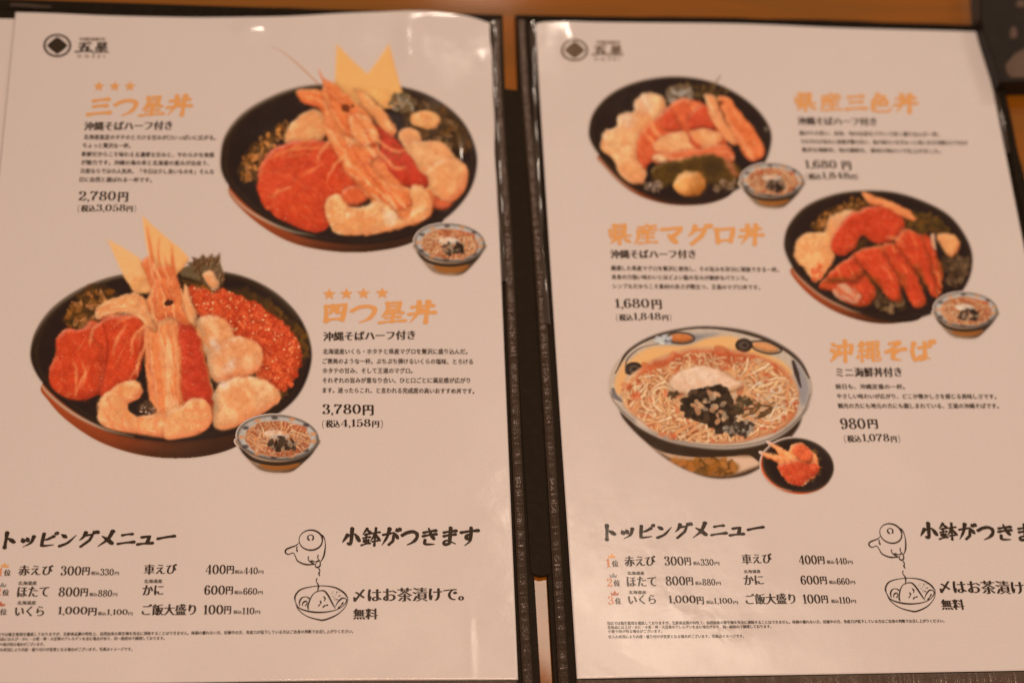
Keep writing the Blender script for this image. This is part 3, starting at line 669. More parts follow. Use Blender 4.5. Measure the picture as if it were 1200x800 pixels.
    shrimp_lines(cv, [[(250,560),(262,590),(285,600)], [(290,526),(292,552),(308,580)], [(300,618),(296,645),(304,668)], [(350,622),(346,650),(350,674)], [(400,616),(396,645),(400,678)], [(240,600),(262,632),(270,655)], [(480,600),(520,604),(550,600)], [(480,632),(525,636),(552,628)], [(240,590),(270,610)]], 6, (214,110,70))
    R_ = np.asarray(rim, float); cv.finish(R_.mean(0) + (R_ - R_.mean(0)) * .93)
    return cv

def dish_three_colour():
    cv = Canvas(684, 84, 910, 242, 0.7, (680, 80, 4.444), 500)
    rim = [(42,320),(68,225),(150,135),(270,75),(420,44),(560,45),(700,75),(830,140),(930,222),(990,315),(995,400),(960,500),(880,592),(760,662),(600,698),(460,694),(320,650),(200,572),(110,472),(55,390)]
    under = [(160,430),(88,460),(122,512),(222,612),(340,678),(500,713),(690,700),(800,630),(700,500),(300,420)]
    lacquer_bowl(cv, rim, under, [(60,410),(110,490),(200,585),(300,650)])
    cv.put(blur(cv.line([(70,420),(130,500),(220,590)], 12), 2) * .35, (150,126,106))
    cv.scatter([(520,95),(740,80),(760,140),(640,160)], 50, (5,12), [(92,66,38),(70,48,28),(112,84,50)], 8, .7, 2)
    cv.piece([(445,135),(480,105),(520,92),(560,110),(590,135),(570,185),(500,205),(455,180)], (132,110,90), hi=(160,140,122), lo=(86,66,48), r=7, n=26, nf=.3, rough=.8)
    cv.scatter([(445,135),(520,92),(590,135),(570,185),(500,205)], 90, (4,11), [(164,146,132),(120,98,78),(92,70,50),(180,160,142),(106,80,54)], 8, .75, 2)
    cv.put(blur(cv.line([(650,150),(690,100),(732,38)], [16,13,9]), 1.2) * .95, (106,76,46)); cv.a = np.maximum(cv.a, blur(cv.line([(690,100),(732,38)], [13,8]), 1))
    cv.piece([(105,372),(128,325),(182,312),(196,250),(278,222),(292,160),(350,132),(422,148),(452,205),(420,270),(360,310),(312,390),(300,470),(340,530),(328,592),(268,602),(200,545),(165,470),(112,425)], (236,182,134), hi=(240,204,170), lo=(206,128,86), r=18, n=7, shadow=.6)
    cv.put(blur(cv.mask([(290,170),(340,150),(380,200),(330,250),(290,230)]), 5) * .5, (226,200,180)); cv.put(blur(cv.mask([(210,260),(280,240),(290,300),(240,320)]), 5) * .5, (226,204,188))
    cv.put(blur(cv.line([(180,320),(240,330),(300,300)], 9), 3) * .35, (206,130,90)); cv.put(blur(cv.line([(290,230),(360,240),(420,220)], 9), 3) * .3, (206,130,90))
    cv.piece([(335,305),(420,232),(500,170),(560,158),(640,190),(700,252),(745,330),(760,420),(640,450),(400,480),(330,520),(288,440),(300,370)], (204,96,60), hi=(222,128,82), lo=(172,70,44), r=16, n=12, streak=(52,.16,7,.6,(228,148,98)))
    cv.piece([(430,250),(470,220),(520,300),(530,330),(440,320)], (196,82,52), r=8); cv.piece([(560,250),(650,190),(710,310),(640,320),(570,318)], (192,78,50), hi=(210,100,66), r=10)
    cv.piece([(380,412),(430,358),(500,338),(552,336),(575,380),(600,425),(520,444),(420,440)], (232,170,122), hi=(240,190,144), lo=(208,118,76), r=10, n=7)
    cv.piece([(568,336),(640,318),(702,330),(742,362),(700,410),(652,424),(610,392)], (230,164,116), hi=(240,188,142), lo=(204,110,70), r=10, n=7)
    cv.put(blur(cv.line([(560,340),(600,390),(650,430)], [6,12,6]), 2) * .8, (186,72,46))
    cv.piece([(372,455),(470,436),(620,420),(742,392),(802,440),(790,500),(640,490),(480,486),(390,500)], (206,108,70), hi=(226,144,100), lo=(170,70,44), r=8, n=12, streak=(10,.25,6,.6,(228,150,104)))
    cv.piece([(370,478),(400,452),(452,470),(430,494)], (240,186,142), r=6, n=5)
    cv.piece([(368,560),(390,515),(470,482),(560,470),(640,452),(740,466),(805,500),(850,545),(790,620),(660,600),(520,590),(430,620)], (86,60,24), hi=(104,76,36), lo=(50,36,18), r=10, n=14, nf=.3)
    cv.put(blur(cv.mask(ellp(690,520,56,44)), 4) * .6, (58,40,28)); cv.put(blur(cv.mask(ellp(490,515,34,26)), 4) * .5, (58,40,28))
    cv.put(blur(cv.mask([(740,470),(780,470),(820,540),(850,560),(800,560)]), 2) * .6, (196,112,84))
    cv.scatter([(340,590),(430,590),(420,640),(350,635)], 30, (5,10), [(168,140,122),(120,96,78)], 8, .7, 1.6); cv.scatter([(700,600),(830,575),(840,610),(720,640)], 30, (5,11), [(150,120,98),(92,66,44)], 8, .7, 1.8)
    cv.piece(ellp(569,601,84,64), (228,160,100), hi=(238,178,118), lo=(160,96,46), r=22, emb=1.3, n=5)
    cv.put(blur(cv.mask([(590,545),(650,570),(655,620),(600,662),(570,640)]), 4) * .55, (150,88,40))
    cv.piece([(642,150),(668,134),(700,150),(740,240),(790,320),(830,380),(800,402),(740,350),(690,270)], (228,150,102), hi=(238,178,130), lo=(198,94,58), r=8, n=8, streak=(58,.25,9,.58,(240,190,146)))
    cv.piece([(712,160),(752,142),(790,178),(850,258),(910,330),(958,415),(948,465),(890,486),(840,440),(800,350),(750,250)], (216,118,72), hi=(234,164,112), lo=(184,84,52), r=10, n=8, streak=(58,.25,9,.6,(236,170,120)))
    cv.put(blur(cv.line([(740,210),(790,300),(850,400),(885,470)], [4,9,3]), 1.2) * .7, (238,178,132)); cv.put(blur(cv.line([(800,250),(870,340),(925,440)], [3,7,3]), 1.2) * .5, (188,82,50))
    cv.scatter(ellp(735,185,14,14), 14, (3,6), [(90,52,30)], 6, .8)
    cv.put(blur(cv.mask(ellp(968,318,10,12)), 1.5) * .6, (170,150,132))
    R_ = np.asarray(rim, float); cv.finish(R_.mean(0) + (R_ - R_.mean(0)) * .93)
    return cv

def dish_tuna():
    cv = Canvas(914, 218, 1143, 381, 0.7, (905, 215, 4.211), 700)
    rim = [(55,290),(80,200),(160,112),(290,56),(430,35),(600,42),(760,92),(880,162),(960,268),(990,370),(970,480),(900,580),(800,642),(660,680),(520,670),(360,612),(230,542),(120,444),(70,362)]
    under = [(170,400),(90,420),(116,480),(205,568),(330,642),(480,687),(620,690),(740,655),(700,500),(300,400)]
    lacquer_bowl(cv, rim, under, [(80,390),(130,462),(240,555),(370,620),(440,640)])
    greens(cv, [(195,205),(258,140),(305,130),(400,80),(470,100),(420,140),(300,180),(240,235)], cnt=100, r=(5,12))
    greens(cv, [(630,170),(740,150),(850,200),(860,260),(760,250),(650,220)], ((106,70,30),(84,58,24),(60,42,20)), 90, (6,14))
    cv.scatter([(840,370),(960,380),(950,470),(870,500)], 60, (8,18), [(88,62,44),(66,46,32),(110,82,58)], 8, .6, 1.6)
    cv.scatter([(500,540),(640,560),(620,640),(500,610)], 50, (6,14), [(110,82,56),(66,46,30),(140,106,76)], 8, .6, 2)
    cv.piece([(106,345),(122,282),(180,245),(262,240),(272,190),(300,155),(385,130),(404,178),(330,240),(300,330),(292,405),(240,470),(205,480),(160,430),(124,388)], (234,172,120), hi=(242,194,144), lo=(206,116,72), r=12, n=20, nf=.6, rough=.9)
    cv.put(blur(cv.mask([(290,170),(340,150),(390,145),(370,180),(300,215)]), 3) * .6, (232,198,166))
    cv.scatter([(180,440),(230,400),(250,460),(210,485)], 24, (4,8), [(206,100,62)], 8, .7, 2)
    cv.piece([(298,250),(340,195),(392,148),(440,135),(482,108),(580,118),(640,175),(652,228),(600,282),(520,300),(440,262),(402,330),(330,352),(290,330)], (188,68,42), hi=(204,88,54), lo=(150,54,32), r=14, n=7, streak=(-40,.14,8,.68,(210,108,66)))
    cv.piece([(440,45),(480,52),(560,88),(640,115),(708,166),(692,182),(620,160),(540,112),(470,95)], (226,140,90), hi=(236,164,112), lo=(196,88,54), r=6, n=7)
    for pts in ([(228,512),(280,452),(340,420),(440,430),(500,500),(505,560),(470,612),(385,598),(310,545)],
                [(290,432),(340,392),(420,350),(470,400),(420,470),(330,480),(270,470)],
                [(400,352),(480,316),(560,320),(600,400),(640,500),(640,575),(600,585),(560,560),(490,470),(430,400)],
                [(540,310),(620,300),(680,370),(720,470),(754,560),(746,612),(706,616),(670,560),(640,500),(590,400)],
                [(600,290),(652,228),(720,250),(762,262),(790,360),(800,460),(820,550),(790,562),(750,500),(700,420),(640,350)],
                [(740,262),(772,270),(806,330),(838,430),(838,510),(820,550),(800,470),(780,370)]):
        cv.piece(pts, (192,72,44), hi=(210,98,60), lo=(128,58,28), r=13, n=9, streak=(64,.16,8,.64,(212,118,74)), shadow=.75, edge=.6)
    for l, w in (([(455,440),(500,480),(535,530)], 24), ([(610,430),(646,470),(664,530)], 18), ([(712,400),(728,450),(762,530)], 24), ([(806,360),(828,420),(832,490)], 22), ([(400,335),(440,300),(470,280)], 34), ([(240,500),(300,480),(370,470)], 22)):
        cv.put(blur(cv.line(l, [w*.3, w, w*.4]), 3) * .7, (104,66,24))
    for l, w in (([(640,520),(652,560)], 16), ([(540,570),(570,580)], 14)): cv.put(blur(cv.line(l, w), 2) * .8, (50,34,20))
    for l, w in (([(570,262),(610,278),(640,300)], 20), ([(480,316),(520,308),(560,330)], 10), ([(642,230),(690,240),(740,262)], 7), ([(545,410),(556,435)], 22), ([(800,380),(815,430)], 6), ([(700,590),(735,600)], 12)):
        cv.put(blur(cv.line(l, [w*.5, w, w*.3]), 2) * .75, (226,148,100))
    cv.piece([(305,530),(345,498),(400,520),(440,556),(430,592),(370,590),(320,566)], (206,150,120), hi=(232,186,154), lo=(160,80,56), r=7, n=16, streak=(40,.3,4,.55,(190,90,60)))
    cv.piece([(780,262),(795,250),(806,300),(800,330),(784,300)], (222,180,152), r=4)
    cv.piece([(808,262),(850,248),(900,256),(928,300),(912,345),(875,366),(840,320)], (228,160,108), hi=(240,184,134), lo=(176,100,60), r=14, n=12, rough=.3)
    R_ = np.asarray(rim, float); cv.finish(R_.mean(0) + (R_ - R_.mean(0)) * .93)
    return cv

def dish_noodles():
    cv = Canvas(708, 378, 957, 563, 0.7, (705, 370, 3.721), 900)
    body = [(120,380),(80,420),(130,492),(230,585),(332,655),(450,702),(545,710),(640,692),(725,640),(800,565),(870,460),(840,380),(500,300)]
    cv.piece(body, (104,74,52), hi=(120,88,64), lo=(60,42,28), r=16, shadow=0, cover=True, n=9)
    cv.put(blur(cv.mask([(225,572),(320,606),(450,616),(600,612),(662,616),(694,646),(655,664),(560,692),(450,690),(352,650),(275,606)]), 2), (212,170,140))
    cv.put(blur(cv.line([(232,590),(332,652),(450,698),(545,706),(640,688),(722,640)], [4,9,10,10,9,5]), 1) * .9, (62,42,28))
    cv.put(blur(cv.mask([(290,620),(390,625),(480,615),(590,645),(590,680),(540,698),(450,696),(360,660)]), 2) * .85, (124,76,34)); cv.scatter([(300,630),(480,625),(580,650),(540,690),(400,670)], 40, (6,14), [(150,92,40),(96,62,28),(176,110,60)], 8, .6, 2)
    cv.put(cv.mask([(72,400),(160,470),(280,530),(420,562),(560,570),(700,548),(800,500),(880,420),(906,380),(890,440),(820,545),(720,625),(690,638),(640,606),(560,612),(430,616),(320,604),(240,580),(150,512),(95,450)]) * .92, (54,38,26))
    cv.put(blur(cv.mask([(690,600),(820,525),(860,480),(800,570),(735,632)]), 2) * .8, (92,70,54))
    rim = [(30,315),(48,225),(120,142),(230,82),(370,50),(500,46),(640,66),(760,112),(858,180),(912,268),(918,345),(882,430),(800,508),(700,556),(560,578),(420,568),(280,538),(160,478),(62,392)]
    cv.piece(rim, (190,164,142), hi=(176,150,128), lo=(110,90,76), r=5, shadow=0, cover=True, n=12)
    c = np.array([478., 312.])
    R = np.array(rim, float)
    cv.put(cv.line([(60,250),(120,150),(230,88),(370,54),(500,50),(640,72),(760,118),(856,188),(905,270)], [5,14,18,14,18,26,24,22,8]) * .92, (58,42,30))
    cv.put(cv.line([(36,330),(64,385),(160,470),(280,530),(420,560),(560,568),(700,546),(800,498),(876,424),(910,340)], [5,6,6,6,6,6,6,6,5]) * .6, (92,76,66))
    cv.put(blur(cv.mask([(150,470),(280,528),(420,556),(560,562),(690,540),(790,490),(700,500),(400,520),(200,450)]), 3) * .85, (222,190,164))
    # painted inner wall
    cv.put(blur(cv.mask([(60,330),(62,270),(96,200),(120,215),(100,300),(90,345)]), 2) * .9, (222,160,104))
    cv.put(blur(cv.mask([(110,215),(180,150),(260,130),(380,128),(450,98),(560,88),(620,110),(680,150),(790,200),(830,260),(700,210),(560,150),(400,145),(250,185),(170,240)]), 2) * .95, (222,164,108))
    cv.put(blur(cv.mask([(230,100),(300,84),(420,80),(520,78),(450,96),(380,120),(300,124),(250,120)]), 2) * .9, (134,122,118))
    cv.piece(ellp(345,97,52,20,.03), (190,112,66), r=5, n=14); cv.put(cv.line(ellp(345,97,60,24,.03), 7) * .9, (62,46,38)); cv.scatter(ellp(270,104,34,14), 18, (5,10), [(200,190,182),(110,100,100)], 6, .7, 1.6)
    cv.piece([(655,118),(720,118),(775,150),(730,160),(670,140)], (206,140,92), r=5, n=12); cv.put(cv.line([(652,112),(720,112),(785,150),(735,166),(668,146),(652,112)], 7), (60,44,34))
    for cx, cy, q in ((141,232,40), (620,128,38)):
        cv.put(cv.mask(ellp(cx, cy, q, q*.8)) * .95, (54,40,32)); cv.put(cv.mask(ellp(cx, cy, q*.55, q*.42)) * .5, (120,100,84)); cv.put(cv.mask(ellp(cx+4, cy, q*.3, q*.22)) * .9, (50,36,28))
    cv.put(cv.line([(105,250),(112,190),(170,140),(250,122)], [6,8,5,3]) * .8, (92,78,70)); cv.put(cv.line([(50,320),(60,350),(90,370)], [16,22,12]) * .8, (104,92,88))
    cv.put(blur(cv.mask([(835,190),(880,240),(905,320),(880,400),(855,320)]), 2) * .8, (140,128,124)); cv.put(cv.line([(835,200),(850,250),(868,310)], [14,22,8]) * .9, (56,42,34))
    soup = [(92,330),(120,262),(190,215),(260,182),(400,145),(560,150),(700,180),(800,235),(856,320),(852,400),(800,480),(700,525),(560,556),(400,545),(260,515),(150,440),(100,390)]
    cv.piece(soup, (214,164,122), hi=(222,176,136), lo=(170,98,62), r=10, n=10, shadow=.2)
    cv.put(blur(cv.mask([(130,300),(190,222),(270,184),(400,150),(560,154),(700,184),(790,235),(830,300),(760,270),(620,210),(440,196),(300,215),(210,262),(150,330)]), 3) * .9, (172,82,50))
    cv.scatter(soup, 60, (8,20), [(178,88,54),(190,104,66)], 8, .55, 2)
    cols = [(240,206,168), (234,192,148), (228,178,132), (238,200,160), (216,150,104)]
    cv.strands([(110,330),(190,250),(300,240),(320,400),(270,510),(150,430)], 100, (90,230), (8,12), cols, 2.8, .9)
    cv.strands([(560,200),(700,190),(840,310),(840,420),(700,515),(540,545),(560,420),(640,330)], 140, (100,240), (8,12), cols, 2.2, .9)
    cv.strands([(300,200),(420,160),(620,190),(600,240),(440,220),(330,240)], 60, (40,110), (5,9), cols[:4] + [(190,96,60)], 2.4, .8)
    cv.strands([(240,430),(420,450),(560,500),(480,550),(300,530)], 70, (90,200), (8,12), cols, 2.2, .9)
    cv.scatter(soup, 60, (4,9), [(190,92,58), (174,78,48)], 8, .6, 2.2)
    cv.scatter([(560,300),(820,300),(840,420),(640,500)], 40, (4,8), [(226,214,200),(180,160,140)], 8, .5, 2)
    cv.piece([(292,290),(330,252),(392,226),(452,218),(520,240),(570,268),(615,300),(570,322),(520,336),(440,352),(370,340),(320,325)], (228,192,166), hi=(234,200,174), lo=(196,148,112), r=9, n=5, shadow=.6)
    cv.scatter([(370,360),(440,315),(540,330),(580,420),(585,480),(520,500),(440,460),(360,420)], 230, (7,17), [(50,36,26),(66,48,34),(84,62,44),(44,32,22),(60,44,32)], 6, .9, 1.7)
    cv.scatter([(380,370),(500,340),(560,440),(480,460)], 30, (6,12), [(206,160,122),(180,130,96),(150,124,100)], 8, .85, 1.6)
    cv.scatter([(540,480),(660,460),(640,510),(560,520)], 60, (5,11), [(60,46,36),(150,130,112),(56,42,32)], 6, .8, 2)
    cv.strands([(600,380),(740,350),(740,420),(620,470)], 12, (50,90), (7,10), [(74,56,36),(90,70,44)], 1, .8, (-20, 10))
    cv.scatter([(300,330),(330,330),(330,360),(300,360)], 8, (6,10), [(80,60,40)], 6, .8, 1.5); cv.scatter([(560,350),(640,350),(640,410),(590,420)], 16, (6,11), [(70,54,36)], 6, .8, 1.6)
    cv.finish(soup, (1.8, .5), .10, .4, .12)
    cv.put(blur(cv.line([(60,392),(160,478),(280,540),(420,570),(560,578),(700,556),(800,508),(880,432)], [3,7,8,8,8,8,6,3]), 1) * .6, (226,204,186))
    return cv

def dish_side():
    cv = Canvas(886, 509, 980, 579, 0.55, (705, 370, 3.721), 1100)
    rim = ellp(857, 650, 158, 118, .18)
    under = ellp(850, 658, 160, 119, .18)
    cv.piece(under, (196,92,52), lo=(120,60,36), r=5, shadow=0, cover=True, n=4)
    cv.piece(rim, (48,34,24), hi=(60,44,34), lo=(34,24,16), r=8, shadow=0, cover=True, n=4)
    cv.put(cv.line(ellp(857,650,152,112,.18), 3) * .4, (120,100,84)); cv.put(cv.line([(712,700),(760,745),(830,764)], [2,5,2]) * .7, (190,160,136))
    cv.put(cv.mask(ellp(862,650,136,98,.18), soft=1) * .9, DARK)
    cv.scatter([(900,590),(940,600),(960,690),(920,740)], 24, (5,10), [(104,74,34),(84,60,34)], 6, .8)
    cv.piece([(684,592),(740,600),(775,606),(716,546),(770,566),(812,592),(826,562),(872,553),(905,580),(936,616),(950,660),(930,708),(880,745),(822,732),(790,700),(768,662),(776,640),(720,622)], (226,140,90), hi=(240,176,124), lo=(196,92,56), curve=False, r=9, n=12, cover=True, streak=(35,.25,5,.58,(240,180,130)))
    cv.piece([(772,650),(820,640),(870,630),(930,640),(946,672),(905,715),(868,742),(820,728),(786,690)], (196,80,50), hi=(214,108,70), lo=(156,56,36), r=9, n=10)
    cv.piece([(830,575),(880,560),(920,610),(900,640),(850,620)], (208,98,60), r=7, n=14, nf=.5)
    shrimp_lines(cv, [[(700,600),(760,618),(820,620)], [(740,562),(800,600),(850,640)]], 8, (240,186,136))
    cv.finish(ellp(862, 650, 140, 100, .18), (2, 1.2), .2, .5)
    return cv

def mini(T, x0, y0, x1, y1, *a, seed=1):
    def f():
        cv = Canvas(x0, y0, x1, y1, 0.5, T, seed); soba_bowl(cv, *a); return cv
    return f
TI = (0, 0, 1)
DISHES = [
    ('L', 0, dish_three_star, 'printed photo of a seafood bowl with prawn and bamboo points, top of left page'),
    ('L', 1, mini(TI, 482, 257, 572, 324, 527, 284.5, 42, 23, 322, seed=31), 'printed small bowl of noodles at lower right of the three star bowl'),
    ('L', 0, dish_four_star, 'printed photo of a seafood bowl with whole prawn, scallops and red roe'),
    ('L', 1, mini(TI, 273, 481, 378, 557, 325.5, 512.5, 48.5, 27, 553, seed=57), 'printed small bowl of noodles at lower right of the four star bowl'),
    ('R', 0, dish_three_colour, 'printed photo of a bowl with white squid, tuna slices and a round lime'),
    ('R', 1, mini(TI, 864, 187, 946, 246, 905, 211.5, 37.5, 20, 243.5, seed=83), 'printed small bowl of noodles below the three colour bowl'),
    ('R', 0, dish_tuna, 'printed photo of a bowl fanned with red tuna slices'),
    ('R', 1, mini(TI, 1090, 338, 1173, 399, 1131.5, 363.5, 38, 21, 396.5, seed=97), 'printed small bowl of noodles at lower right of the tuna bowl'),
    ('R', 0, dish_noodles, 'printed photo of a big patterned bowl of noodles with egg and seaweed'),
    ('R', 1, dish_side, 'printed photo of a small black dish of seafood beside the noodle bowl'),
]
# DISHES>>>

PAGES = {'L': (left_page, OL), 'R': (right_page, OR)}
def lay_print(cv, name, page, label, lift):
    par, off = PAGES[page]
    ok = cv.a > 0.04
    q = ok[:-1, :-1] & ok[1:, :-1] & ok[:-1, 1:] & ok[1:, 1:]
    j, i = np.nonzero(q)
    used = np.zeros_like(ok)
    for a, b_ in ((0, 0), (1, 0), (0, 1), (1, 1)): used[j + a, i + b_] = True
    idx = -np.ones(ok.shape, int); idx[used] = np.arange(used.sum())
    P = U(cv.X[used], cv.Y[used]); P[:, 2] = ZP + hgt(P[:, 0], P[:, 1]) + lift
    P -= np.asarray(off)
    F = np.stack([idx[j + 1, i], idx[j + 1, i + 1], idx[j, i + 1], idx[j, i]], 1)
    a = np.clip(cv.a[used], 0, 1)[:, None]
    lum = cv.c.mean(-1, keepdims=True); cv.c = (lum + (cv.c - lum) * 1.15 - 92) * 1.06 + 92 - 3
    veil = np.array([.011, .0065, .0042])          # sheen of the film, taken off the ink
    rgb = np.clip(lin(np.clip(cv.c[used], 8, 250)) - veil, .0008, 2) / LIGHT; rgb = np.minimum(rgb, .9) * a + alb(PAPER) * (1 - a)
    me = bpy.data.meshes.new(name)
    me.vertices.add(len(P)); me.vertices.foreach_set('co', P.ravel())
    me.loops.add(F.size); me.loops.foreach_set('vertex_index', F.ravel())
    me.polygons.add(len(F)); me.polygons.foreach_set('loop_start', np.arange(0, F.size, 4))

    me.update(calc_edges=True)
    me.polygons.foreach_set('use_smooth', [True] * len(F))
    ca = me.color_attributes.new('ink', 'FLOAT_COLOR', 'POINT')
    ca.data.foreach_set('color', np.hstack([rgb, np.ones((len(rgb), 1))]).ravel())
    me.materials.append(photo_mat)
    o = link(bpy.data.objects.new(name, me), par); o['label'] = label
    return o
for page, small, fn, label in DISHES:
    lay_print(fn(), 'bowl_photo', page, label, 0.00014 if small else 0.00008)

# ------------------------------------------------------------------ lettering
from mathutils.geometry import delaunay_2d_cdt
GL_CACHE = {}
def raw_glyphs(chars, res):
    """closed outlines of the characters, in em units"""
    need = [c for c in dict.fromkeys(chars) if (c, res) not in GL_CACHE and not c.isspace()]
    if not need: return
    obs = []
    for c in need:
        cu = bpy.data.curves.new('glyph', 'FONT'); cu.body = c; cu.size = 1.0; cu.resolution_u = res; cu.fill_mode = 'NONE'
        o = bpy.data.objects.new('glyph', cu); COL.objects.link(o); obs.append((c, o, cu))
    dg = bpy.context.evaluated_depsgraph_get(); dg.update()
    for c, o, cu in obs:
        me = o.evaluated_get(dg).to_mesh()
        V = np.array([v.co[:2] for v in me.vertices]); adj = {}
        for e in me.edges:
            a, b_ = e.vertices; adj.setdefault(a, []).append(b_); adj.setdefault(b_, []).append(a)
        seen = set(); loops = []
        for st in range(len(V)):
            if st in seen or st not in adj: continue
            lp = [st]; seen.add(st); cur = st
            while True:
                nx = [k for k in adj[cur] if k not in seen]
                if not nx: break
                # keep the direction of the outline: prefer the following index
                cur = min(nx, key=lambda k: (abs(k - cur) != 1, k)); seen.add(cur); lp.append(cur)
            if len(lp) > 2: loops.append(V[lp])
        o.evaluated_get(dg).to_mesh_clear()
        GL_CACHE[(c, res)] = loops
    for c, o, cu in obs:
        bpy.data.objects.remove(o); bpy.data.curves.remove(cu)
def sarea(L): return 0.5 * np.sum(L[:, 0] * np.roll(L[:, 1], -1) - np.roll(L[:, 0], -1) * L[:, 1])
def inside(pts, loops, union=False):
    if union:
        r = np.zeros(len(pts), bool)
        for L in loops: r |= inside(pts, [L])
        return r
    r = np.zeros(len(pts), bool)
    for L in loops:
        M_ = np.roll(L, -1, 0)
        for a, b_ in zip(L, M_):
            k = (a[1] > pts[:, 1]) != (b_[1] > pts[:, 1])
            if k.any():
                xc = a[0] + (pts[:, 1] - a[1]) / (b_[1] - a[1] + 1e-12) * (b_[0] - a[0]); r ^= k & (pts[:, 0] < xc)
    return r
def winding(pts, loops):
    r = np.zeros(len(pts), int)
    for L in loops:
        for a, b_ in zip(L, np.roll(L, -1, 0)):
            up = (a[1] <= pts[:, 1]) & (b_[1] > pts[:, 1]); dn = (a[1] > pts[:, 1]) & (b_[1] <= pts[:, 1])
            k = up | dn
            if k.any():
                xc = a[0] + (pts[:, 1] - a[1]) / (b_[1] - a[1] + 1e-12) * (b_[0] - a[0]); hit = pts[:, 0] < xc
                r += (up & hit).astype(int) - (dn & hit).astype(int)
    return r
STY = {  # resolution, resample, growth of upright strokes, growth of level strokes, roughness, slant, rise
    'brush': (4, 0.035, 0.062, 0.046, 0.030, 0.16, 0.06),
    'mincho': (3, 0.05, 0.048, -0.004, 0.0, 0.0, 0.0),
    'minchoB': (3, 0.05, 0.054, 0.004, 0.0, 0.0, 0.0),
    'num': (6, 0.04, 0.030, -0.020, 0.0, 0.0, 0.0),
    'body': (2, 0.0, 0.034, 0.014, 0.0, 0.0, 0.0)}
ST_CACHE = {}
# fat-and-thin numerals: a pen path per figure, heavy where it runs upright
DIG = {
 '0': [('e', .29, .49, .215, .455)],
 '1': [('s', [(.22, .0), (.22, .97)]), ('t', [(.04, .80), (.13, .84), (.22, .95)]), ('b', (.05, 0, .39, .045))],
 '2': [('d', .13, .74, .085), ('s', [(.07, .76), (.12, .91), (.27, .965), (.42, .88), (.46, .72), (.40, .54), (.24, .34), (.11, .16), (.05, .05)]), ('k', [(.05, .06), (.18, .10), (.34, .055), (.48, .09), (.52, .25)])],
 '3': [('d', .13, .77, .08), ('s', [(.08, .80), (.15, .93), (.28, .965), (.41, .89), (.43, .75), (.37, .60), (.24, .53)]), ('s', [(.24, .53), (.40, .47), (.475, .28), (.41, .09), (.26, .02), (.13, .05), (.07, .17)]), ('d', .13, .20, .085)],
 '4': [('t', [(.37, .96), (.20, .64), (.02, .29)]), ('t', [(.02, .275), (.57, .275)]), ('s', [(.39, .0), (.39, .96)]), ('b', (.24, 0, .54, .045))],
 '5': [('t', [(.12, .95), (.10, .72), (.095, .50)]), ('k', [(.11, .91), (.26, .90), (.44, .96)]), ('s', [(.095, .49), (.18, .57), (.29, .59), (.42, .50), (.46, .31), (.40, .09), (.26, .02), (.13, .05), (.07, .17)]), ('d', .13, .20, .08)],
 '6': [('d', .42, .80, .075), ('s', [(.46, .82), (.40, .93), (.29, .96), (.17, .84), (.10, .64), (.09, .38), (.14, .12), (.28, .02), (.42, .11), (.465, .29), (.41, .49), (.28, .57), (.15, .49), (.10, .36)])],
 '7': [('k', [(.05, .74), (.08, .93), (.20, .92), (.35, .87), (.51, .95)]), ('s', [(.51, .95), (.40, .68), (.27, .42), (.22, .22), (.21, .02)])],
 '8': [('e', .29, .745, .165, .21), ('e', .29, .26, .205, .24)],
 '9': [('d', .16, .17, .075), ('s', [(.12, .15), (.18, .04), (.29, .02), (.41, .13), (.48, .34), (.49, .60), (.44, .86), (.30, .96), (.16, .87), (.115, .69), (.17, .49), (.30, .41), (.43, .49), (.48, .62)])],
 ',': [('d', .08, .05, .075), ('t', [(.14, .05), (.12, -.08), (.03, -.17)])],
 '(': [('t', [(.17, 1.04), (.05, .80), (.02, .45), (.05, .10), (.17, -.14)])],
 ')': [('t', [(.0, 1.04), (.12, .80), (.15, .45), (.12, .10), (.0, -.14)])]}
def pen(pts, tk, tn, closed=False):
    P = np.asarray(pts, float)
    if len(P) > 2 and not closed: P = smooth_open(P, 5)
    T = (np.roll(P, -1, 0) - np.roll(P, 1, 0)) if closed else np.gradient(P, axis=0)
    T /= np.hypot(*T.T)[:, None] + 1e-9; Nn = np.stack([-T[:, 1], T[:, 0]], 1)
    w = (tn + (tk - tn) * np.abs(T[:, 1]) ** 1.7)[:, None] / 2
    return P + Nn * w, P - Nn * w
def digit(c):
    TK, TN = .165, .05; loops, cut = [], []
    for st in DIG[c]:
        if st[0] == 'e':
            A, B = pen(ellp(st[1], st[2], st[3], st[4], 0, 28), TK, TN, True)
            if abs(sarea(A)) < abs(sarea(B)): A, B = B, A
            loops.append(A); cut.append((len(loops) - 1, B))
        elif st[0] == 'd': loops.append(ellp(st[1], st[2], st[3], st[3], 0, 12))
        elif st[0] == 'b': x0, y0, x1, y1 = st[1]; loops.append(np.array([(x0, y0), (x1, y0), (x1, y1), (x0, y1)], float))
        else:
            A, B = pen(st[1], *{'s': (TK, TN), 't': (TN * 1.1, TN), 'k': (.12, .105)}[st[0]])
            for i in range(len(A) - 1): loops.append(np.array([A[i], A[i + 1], B[i + 1], B[i]]))
    return loops, cut
